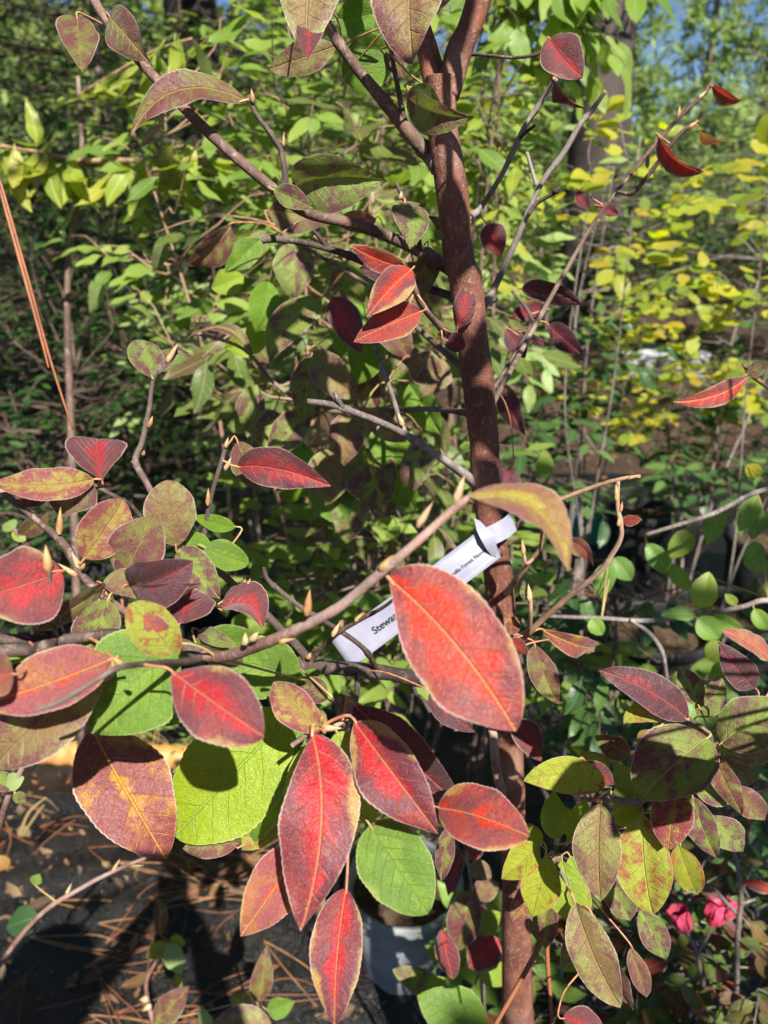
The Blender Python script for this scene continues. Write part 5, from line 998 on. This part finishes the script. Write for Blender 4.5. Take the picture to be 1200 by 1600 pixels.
# ------------------------------------------------------------------ pots, hose
M_BLK = simple('pot_black', (0.010, 0.010, 0.011), (0.024, 0.024, 0.024), 30, 0.6, 0.0006); M_WHT = simple('pot_white', (0.44, 0.46, 0.48), (0.36, 0.38, 0.40), 14, 0.5); M_PALE = simple('pot_pale_grey', (0.33, 0.34, 0.35), (0.25, 0.26, 0.27), 18, 0.5, 0.0008)
M_TEAL = simple('pot_teal', (0.05, 0.32, 0.28), (0.09, 0.40, 0.34), 18, 0.45); M_SOIL = simple('potting_soil', (0.05, 0.032, 0.022), (0.12, 0.08, 0.05), 60, 0.95, 0.004, 0.1); M_ORG = simple('hose_orange', (0.62, 0.30, 0.10), (0.52, 0.22, 0.07), 30, 0.5, 0.0006)
def pot(label, x, y, r, h, mat, group=None, ribs=0, name='nursery_pot', soil=True):
    root = empty(name, label, 'pot', (x, y, 0.01), group)
    prof = [(.80*r, 0), (.82*r, .02*h), (.90*r, .5*h), (.96*r, .86*h), (.965*r, .88*h), (1.05*r, .885*h), (1.06*r, .9*h), (1.06*r, .985*h), (1.045*r, h), (.97*r, h), (.955*r, .98*h), (.93*r, .80*h)]
    if not soil: prof += [(.88*r, .5*h), (.80*r, .04*h), (.01*r, .03*h)]
    n = 40; V, F = [], []
    for (rr, zz) in prof:
        for j in range(n):
            th = 2*math.pi*j/n; q = rr*(1 + (.012*math.cos(th*ribs) if ribs else 0)); V.append((x+q*math.cos(th), y+q*math.sin(th), zz+.01))
    for i in range(len(prof)-1):
        for j in range(n): F.append((i*n+j, i*n+(j+1) % n, (i+1)*n+(j+1) % n, (i+1)*n+j))
    F.append(tuple(range(n-1, -1, -1)))
    obj('wall', mesh('wall', V, F, mat), root)
    if not soil: return root
    V = [(x, y, .80*h+.02)]; rr_ = random.Random(int(x*100)); m = 20
    for k in (.35, .7, 1.0):
        for j in range(m): th = 2*math.pi*j/m; V.append((x+.93*r*k*math.cos(th), y+.93*r*k*math.sin(th), .80*h+.012+rr_.uniform(-.006, .006)))
    F = [(0, 1+j, 1+(j+1) % m) for j in range(m)]
    for k in range(2):
        for j in range(m): F.append((1+k*m+j, 1+(k+1)*m+j, 1+(k+1)*m+(j+1) % m, 1+k*m+(j+1) % m))
    obj('soil', mesh('soil', V, F, M_SOIL), root); return root
q = P(630, 1478, 1.52); pot('pale grey ribbed plastic pot below the fresh green leaf', q.x, q.y, .105, .20, M_PALE, ribs=10)
q = P(850, 1520, 1.5); pot('small whitish pot just right of the trunk foot', q.x, q.y, .05, .12, M_WHT)
WP = 'white pots in the distance'
for px, py, lab in ((985, 592, 'white pot in the distance, leftmost of the row under yellow leaves'), (1012, 588, 'white pot in the distance, middle one of the row'), (1046, 594, 'white pot in the distance, rightmost of the row'), (1085, 590, 'white pot in the distance, apart from the row beside the red leaf')):
    q = GR(px, py); pot(lab, q.x, q.y, .095, .2, M_WHT, WP)
for px, py, lab in ((890, 840, 'teal plastic pot right of the white tag'), (932, 850, 'smaller teal pot beside the orange leaves')):
    q = GR(px, py); pot(lab, q.x, q.y, .085 if px < 900 else .06, .15, M_TEAL, 'teal pots')
BP = 'black nursery pots standing on the fabric'
for px, py, r_, lab in ((40, 1030, .14, 'black nursery pot at the left edge under the red leaf'), (190, 1010, .14, 'black nursery pot behind the cut branch'), (330, 960, .13, 'black nursery pot in the gap left of the bare spur'), (1010, 1090, .15, 'black nursery pot behind the whitish twig'), (1120, 1060, .15, 'black nursery pot behind the maroon leaf at the right'), (1180, 930, .14, 'black nursery pot at the right edge'), (990, 880, .13, 'black nursery pot under the rosy twig')):
    q = GR(px, py); pot(lab, q.x, q.y, r_, .24, M_BLK, BP)
def hose():
    pts = [GR(x, y) + Vector((0, 0, .032)) for x, y in ((-120, 1172), (60, 1188), (190, 1196), (300, 1198), (430, 1196), (560, 1210))]
    c = catmull(pts, 26); R = [.030*(1 + .16*abs(math.sin(i*.62))) for i in range(len(c))]
    V, F, _ = tube_data(c, R, 14, 1, .02); o = obj('ridged_hose', mesh('ridged_hose', V, F, M_ORG)); tag(o, 'thick orange ridged hose lying behind the creased fabric at the left', 'hose')
hose()

# ------------------------------------------------------------------ ground litter
M_NDL = simple('needle_brown', (0.30, 0.115, 0.05), (0.20, 0.075, 0.038), 50, 0.5); M_NDL2 = simple('needle_tan', (0.50, 0.26, 0.11), (0.34, 0.16, 0.07), 50, 0.5)
def needle_mesh(seed, mat, L=.17):
    r = random.Random(seed); VV, FF, k = [], [], 0
    for i in range(3 if seed % 2 else 2):
        b = r.uniform(-.035, .035); pts = [Vector((0, 0, 0)), Vector((L*.33, b*.6 + i*.002, .004)), Vector((L*.66, b+i*.005, .005)), Vector((L*r.uniform(.92, 1), b*.7+i*.009*r.uniform(-1, 1), .001))]
        V, F, _ = tube_data(pts, [.0011, .0010, .0009, .0004], 5, 4); VV += V; FF += shift(F, k); k += len(V)
    return mesh('pine_needle', VV, FF, mat)
ND = [needle_mesh(i, M_NDL if i % 3 else M_NDL2) for i in range(7)]
r = random.Random(44)
for i in range(84):
    px, py = r.uniform(-20, 620), r.uniform(1225, 1620)
    if i > 58: px, py = r.uniform(760, 1200), r.uniform(760, 1080)
    q = GR(px, py); z = (fz(q.x, q.y) if q.y < 3.9 else 0)+.016
    o = bpy.data.objects.new('pine_needle', ND[i % 7]); COL.objects.link(o); o.location = (q.x, q.y, z + (.012 if i % 4 == 0 else 0)); s_ = r.uniform(.75, 1.3); o.scale = (s_, 1, 1)
    o.rotation_euler = (0, r.uniform(-.06, .04), r.choice((r.gauss(.25, .45), r.gauss(-.5, .5), r.uniform(0, 6.28))))
    tag(o, 'brown pine needle cluster fallen on the ground', 'pine needle', 'pine needles fallen on the ground')
LT = ['litter']
for i in range(44):
    px, py = (r.uniform(-10, 560), r.uniform(1215, 1610)) if i < 24 else (r.uniform(780, 1200), r.uniform(700, 1050))
    q = GR(px, py); me = bg_leaf_mesh('litter', .5, 0, i % 3, .25, .6, (.6, .6))[3]; o = bpy.data.objects.new('fallen_leaf', me); COL.objects.link(o)
    s_ = r.uniform(.03, .065); o.location = (q.x, q.y, fz(q.x, q.y)+.018); o.scale = (s_, s_, s_); o.rotation_euler = (r.uniform(-.3, .3), r.uniform(-.25, .1), r.uniform(0, 6.28))
    tag(o, 'dry brown leaf lying on the ground', 'fallen leaf', 'dry leaves fallen on the ground')
def litter():
    LV = []
    for i in range(3000):
        if i < 380: q = GR(r.uniform(-40, 700), r.uniform(1205, 1640))
        else: q = Vector((r.uniform(-3, 4), 1.0 + 7*r.random()**1.2, 0))
        z = (fz(q.x, q.y)+.013) if (q.y < 3.9 and abs(q.x) < 3.1) else gz(q.x, q.y)-.015
        if noise.noise(Vector((q.x*3, q.y*5, 7))) < -.05 and i < 380: continue
        LV.append((Vector((q.x, q.y, z)), Vector((r.uniform(-1, 1), r.uniform(-1, 1), r.uniform(-.05, .25))).normalized(), (Vector((0, 0, 1))+rdir(r)*.5).normalized(), r.uniform(.006, .022) if i < 380 else r.uniform(.015, .05)))
    VV, LL, FF, RR, k = [], [], [], [], 0
    for p, d, n, ln in LV:
        V, LC, F, _ = bg_leaf_mesh('litter', .5, 2, r.randrange(3), .25, .6, (.6, .6)); X, Y, Z = frame(d, n)
        VV.append((V*ln) @ np.array((X, Y, Z)) + np.array(p)); LL.append(LC); RR += [r.random()]*len(V); FF += shift(F, k); k += len(V)
    o = obj('leaf_litter', mesh('leaf_litter', np.vstack(VV).tolist(), FF, BG['litter'], np.vstack(LL), RR)); o['kind'] = 'stuff'; o['label'] = 'crumbs of dry leaves and bark scattered on the ground'
litter()
def hanging_needle(label, strands):
    root = empty('pine_needle', label, 'pine needle', P(*strands[0][0][:3]))
    for st in strands: tube_part(root, 'needle', st, M_NDL, 6, 8, .03)
hanging_needle('long reddish brown pine needles hanging down at the left edge', [[(-14, 240, .52, 5.5), (8, 310, .52, 5.5), (45, 440, .53, 5.5), (78, 560, .54, 5), (114, 672, .55, 3)], [(-14, 240, .52, 5), (4, 310, .523, 6), (40, 440, .527, 6), (66, 535, .532, 5), (76, 575, .535, 3)]])
hanging_needle('pair of orange brown pine needles leaning on the trunk at the bottom', [[(856, 1452, .60, 8), (830, 1502, .60, 8), (800, 1556, .60, 8), (760, 1625, .60, 7)], [(854, 1456, .60, 7), (856, 1510, .605, 7), (860, 1560, .61, 6), (864, 1630, .615, 5)]])
weeds = [(235, 1175, 'small feathery green weed growing beside the orange hose'), (585, 1345, 'low ferny green weed left of the pale pot'), (330, 1190, 'tuft of green weed behind the big lime leaf')]
for i, (px, py, lab) in enumerate(weeds):
    q = GR(px, py); plant('weed', lab, 'weed', (q.x, q.y, 0.01), q + Vector((0, 0, .05)), (.07, .05, .05), 'fresh', 24, .022, 90+i, twig=.05, stems=3, rs=.0015, cap=90, wr=.3, minpx=7, mat=M_PETG)
def grass_blade():
    root = empty('grass_tuft', 'pale thin grass blades on the creased fabric at the left', 'grass', GR(30, 1310))
    for st in ([(30, 1308, 1.58, 5), (45, 1270, 1.55, 5), (72, 1246, 1.53, 2)], [(34, 1308, 1.58, 4), (52, 1280, 1.55, 4), (68, 1258, 1.53, 2)]): tube_part(root, 'blade', st, M_PETG, 5, 6, 0)
grass_blade()
# pink flower buds on the azalea
M_PINK = simple('petal_pink', (0.55, 0.07, 0.15), (0.48, 0.045, 0.09), 50, 0.5, 0.0006)
az = [o for o in bpy.data.objects if o.name.startswith('azalea') and o.parent is None][0]
def flower(px, py, d, tilt, sz):
    c = P(px, py, d); up_ = (UPV*math.cos(tilt) + RGT*math.sin(tilt)); s = up_.orthogonal().normalized(); q = up_.cross(s); VV, FF, k = [], [], 0
    for i in range(6):
        th = i*1.05; o_ = s*math.cos(th) + q*math.sin(th); X = (up_ + o_*.22).normalized(); V, LC, F = leaf_local(.62, .7, .45, .5, -.10, 0, .05, .4, -.1, 10, 3, .02, i*1.3+px)
        X, Y, Z = frame(X, -o_); W = [c + o_*sz*.10 + (X*x + Y*y + Z*z)*sz for x, y, z in V]; VV += W; FF += shift(F, k); k += len(W)
    obj('flower', mesh('flower', VV, FF, M_PINK), az)
flower(1072, 1458, 1.02, -.35, .036); flower(1112, 1448, 1.02, .25, .036); flower(1128, 1436, 1.04, .6, .03)
tube_part(az, 'stem', [(1120, 1640, 1.15, 8), (1095, 1520, 1.05, 7), (1085, 1480, 1.02, 6), (1072, 1460, 1.02, 5)], M_GY); tube_part(az, 'stem', [(1090, 1490, 1.025, 6), (1105, 1465, 1.02, 5), (1112, 1450, 1.02, 4)], M_GY)
tube_part(az, 'stem', [(1150, 1640, 1.12, 8), (1152, 1480, 1.02, 8), (1158, 1400, 1.0, 8), (1150, 1345, .99, 7), (1138, 1306, .98, 5)], M_GY); tube_part(az, 'stem', [(1154, 1430, 1.01, 7), (1135, 1410, 1.0, 6), (1116, 1388, 1.0, 4)], M_GY); tube_part(az, 'stem', [(1157, 1412, 1.0, 6), (1180, 1405, 1.0, 4)], M_GY)
leaf_part(az, LM['hot'], (1160, 1378), (1215, 1392), 18, 1.0, curl=.15)

# ------------------------------------------------------------------ unseen leaves added past the right edge to shade the lower right bunch, and the person taking the picture, whose shadow falls in the corner
def shading_side_leaves():
    r = random.Random(31); LV, segs = [], []
    for i in range(9):
        T = Vector((r.uniform(.12, .27), r.uniform(.36, .44), r.uniform(1.00, 1.14))); p = T + to_sun*r.uniform(.23, .32)
        if project(p)[0] < 1330: continue
        LV.append((p, rdir(r), (to_sun + rdir(r)*.4).normalized(), r.uniform(.05, .08))); segs.append(([Vector((.36, .30, 1.22)), p.lerp(Vector((.36, .30, 1.22)), .5)+Vector((0, 0, .01)), p], [.002, .0015, .001], 5, 3))
    q = P(1260, 1150, .47); segs.append(([BRP['right_tip'][1][0], q, Vector((.36, .30, 1.22))], [.0013, .002, .002], 6, 4))
    tubes_obj('side_twigs', segs, M_BR, tree, 'stuff'); put_leaves(tree, LV, 'midp', .5, 0, stuff_name='side_foliage')
shading_side_leaves()
def person():
    root = empty('person', 'person in a dark jacket standing behind the viewpoint and holding up a phone', 'person', (-.14, -.46, 0))
    o = Vector((-.14, -.46, 0))
    J = {'pelvis': (0, 0, .92, .13), 'waist': (0, .01, 1.06, .125), 'chest': (0, .0, 1.26, .15), 'neckb': (0, .01, 1.40, .07), 'neck': (0, .02, 1.46, .055), 'head': (0, .045, 1.56, .088), 'crown': (0, .04, 1.65, .07),
         'hipL': (-.09, 0, .86, .095), 'kneeL': (-.10, .02, .48, .06), 'ankL': (-.10, -.02, .09, .042), 'toeL': (-.12, .14, .03, .035), 'hipR': (.09, 0, .86, .095), 'kneeR': (.10, .02, .48, .06), 'ankR': (.10, -.02, .09, .042), 'toeR': (.12, .14, .03, .035),
         'shL': (-.17, 0, 1.36, .065), 'elL': (-.22, .16, 1.16, .045), 'wrL': (0.032, .36, 1.32, .028), 'haL': (0.062, .41, 1.365, .026), 'shR': (.17, 0, 1.36, .065), 'elR': (.30, .14, 1.16, .045), 'wrR': (0.192, .36, 1.32, .028), 'haR': (0.167, .41, 1.365, .026)}
    E = [('pelvis', 'waist'), ('waist', 'chest'), ('chest', 'neckb'), ('neckb', 'neck'), ('neck', 'head'), ('head', 'crown'), ('pelvis', 'hipL'), ('hipL', 'kneeL'), ('kneeL', 'ankL'), ('ankL', 'toeL'), ('pelvis', 'hipR'), ('hipR', 'kneeR'), ('kneeR', 'ankR'), ('ankR', 'toeR'),
         ('chest', 'shL'), ('shL', 'elL'), ('elL', 'wrL'), ('wrL', 'haL'), ('chest', 'shR'), ('shR', 'elR'), ('elR', 'wrR'), ('wrR', 'haR')]
    for sd, sg in (('L', -1), ('R', 1)):
        hx, hy, hz, _ = J['ha'+sd]
        for k in range(4):
            a_ = 'f%s%d' % (sd, k); J[a_] = (hx - sg*.012, hy + .012, hz + .018 - k*.017, .0085); J[a_+'b'] = (hx - sg*.034, hy + .020, hz + .020 - k*.017, .0075); E += [('ha'+sd, a_), (a_, a_+'b')]
        J['th'+sd] = (hx - sg*.030, hy + .002, hz + .012, .009); E.append(('ha'+sd, 'th'+sd))
    nm = list(J); me = bpy.data.meshes.new('body'); me.from_pydata([Vector(J[k][:3])+o for k in nm], [(nm.index(a_), nm.index(b_)) for a_, b_ in E], [])
    b = bpy.data.objects.new('body', me); COL.objects.link(b); m = b.modifiers.new('skin', 'SKIN'); b.modifiers.new('sub', 'SUBSURF').render_levels = 1
    for i, k in enumerate(nm): me.skin_vertices[0].data[i].radius = (J[k][3], J[k][3])
    me.skin_vertices[0].data[nm.index('pelvis')].use_root = True
    bpy.context.view_layer.update(); nme = bpy.data.meshes.new_from_object(b.evaluated_get(bpy.context.evaluated_depsgraph_get())); bpy.data.objects.remove(b)
    nme.materials.clear()
    for mm in (simple('skin_tone', (0.48, 0.27, 0.19), (0.42, 0.22, 0.15), 30, .5), simple('jacket_cloth', (0.03, 0.035, 0.05), (0.05, 0.055, 0.07), 60, .9), simple('trouser_cloth', (0.06, 0.06, 0.07), (0.09, 0.09, 0.10), 60, .9)): nme.materials.append(mm)
    for p in nme.polygons:
        c = p.center; p.use_smooth = True; p.material_index = 2 if c.z < .95 else (0 if c.z > 1.43 or (c.y > -.10 and c.z > 1.26) else 1)
    obj('body', nme, root)
    V, F = [], []
    hc = o + Vector((0, .03, 1.60))
    for i in range(9):
        for j in range(16):
            ph, th = i/8*1.75, j/16*2*math.pi; V.append(hc + Vector((.098*math.sin(ph)*math.cos(th), .112*math.sin(ph)*math.sin(th)-.012*(ph > 1.2), .105*math.cos(ph))))
    for i in range(8):
        for j in range(16): F.append((i*16+j, (i+1)*16+j, (i+1)*16+(j+1) % 16, i*16+(j+1) % 16))
    obj('hair', mesh('hair', V, F, simple('hair_brown', (0.05, 0.03, 0.02), (0.09, 0.055, 0.035), 120, .6)), root)
    c = CAM - FWD*.008; V = []
    for d_ in (-.004, .004):
        for (x, z) in ((-.036, -.074), (.036, -.074), (.036, .074), (-.036, .074)): V.append(c + RGT*(x-.026) + UPV*(z-.055) + FWD*d_)
    ph = obj('phone', mesh('phone', V, [(0, 1, 2, 3), (7, 6, 5, 4), (0, 4, 5, 1), (1, 5, 6, 2), (2, 6, 7, 3), (3, 7, 4, 0)], simple('phone_glass', (0.02, 0.02, 0.025), (0.03, 0.03, 0.035), 30, .2), smooth=False)); tag(ph, 'dark phone held up in front of the person at the viewpoint', 'phone')
    bv = ph.modifiers.new('bevel', 'BEVEL'); bv.width = .003; bv.segments = 3
person()
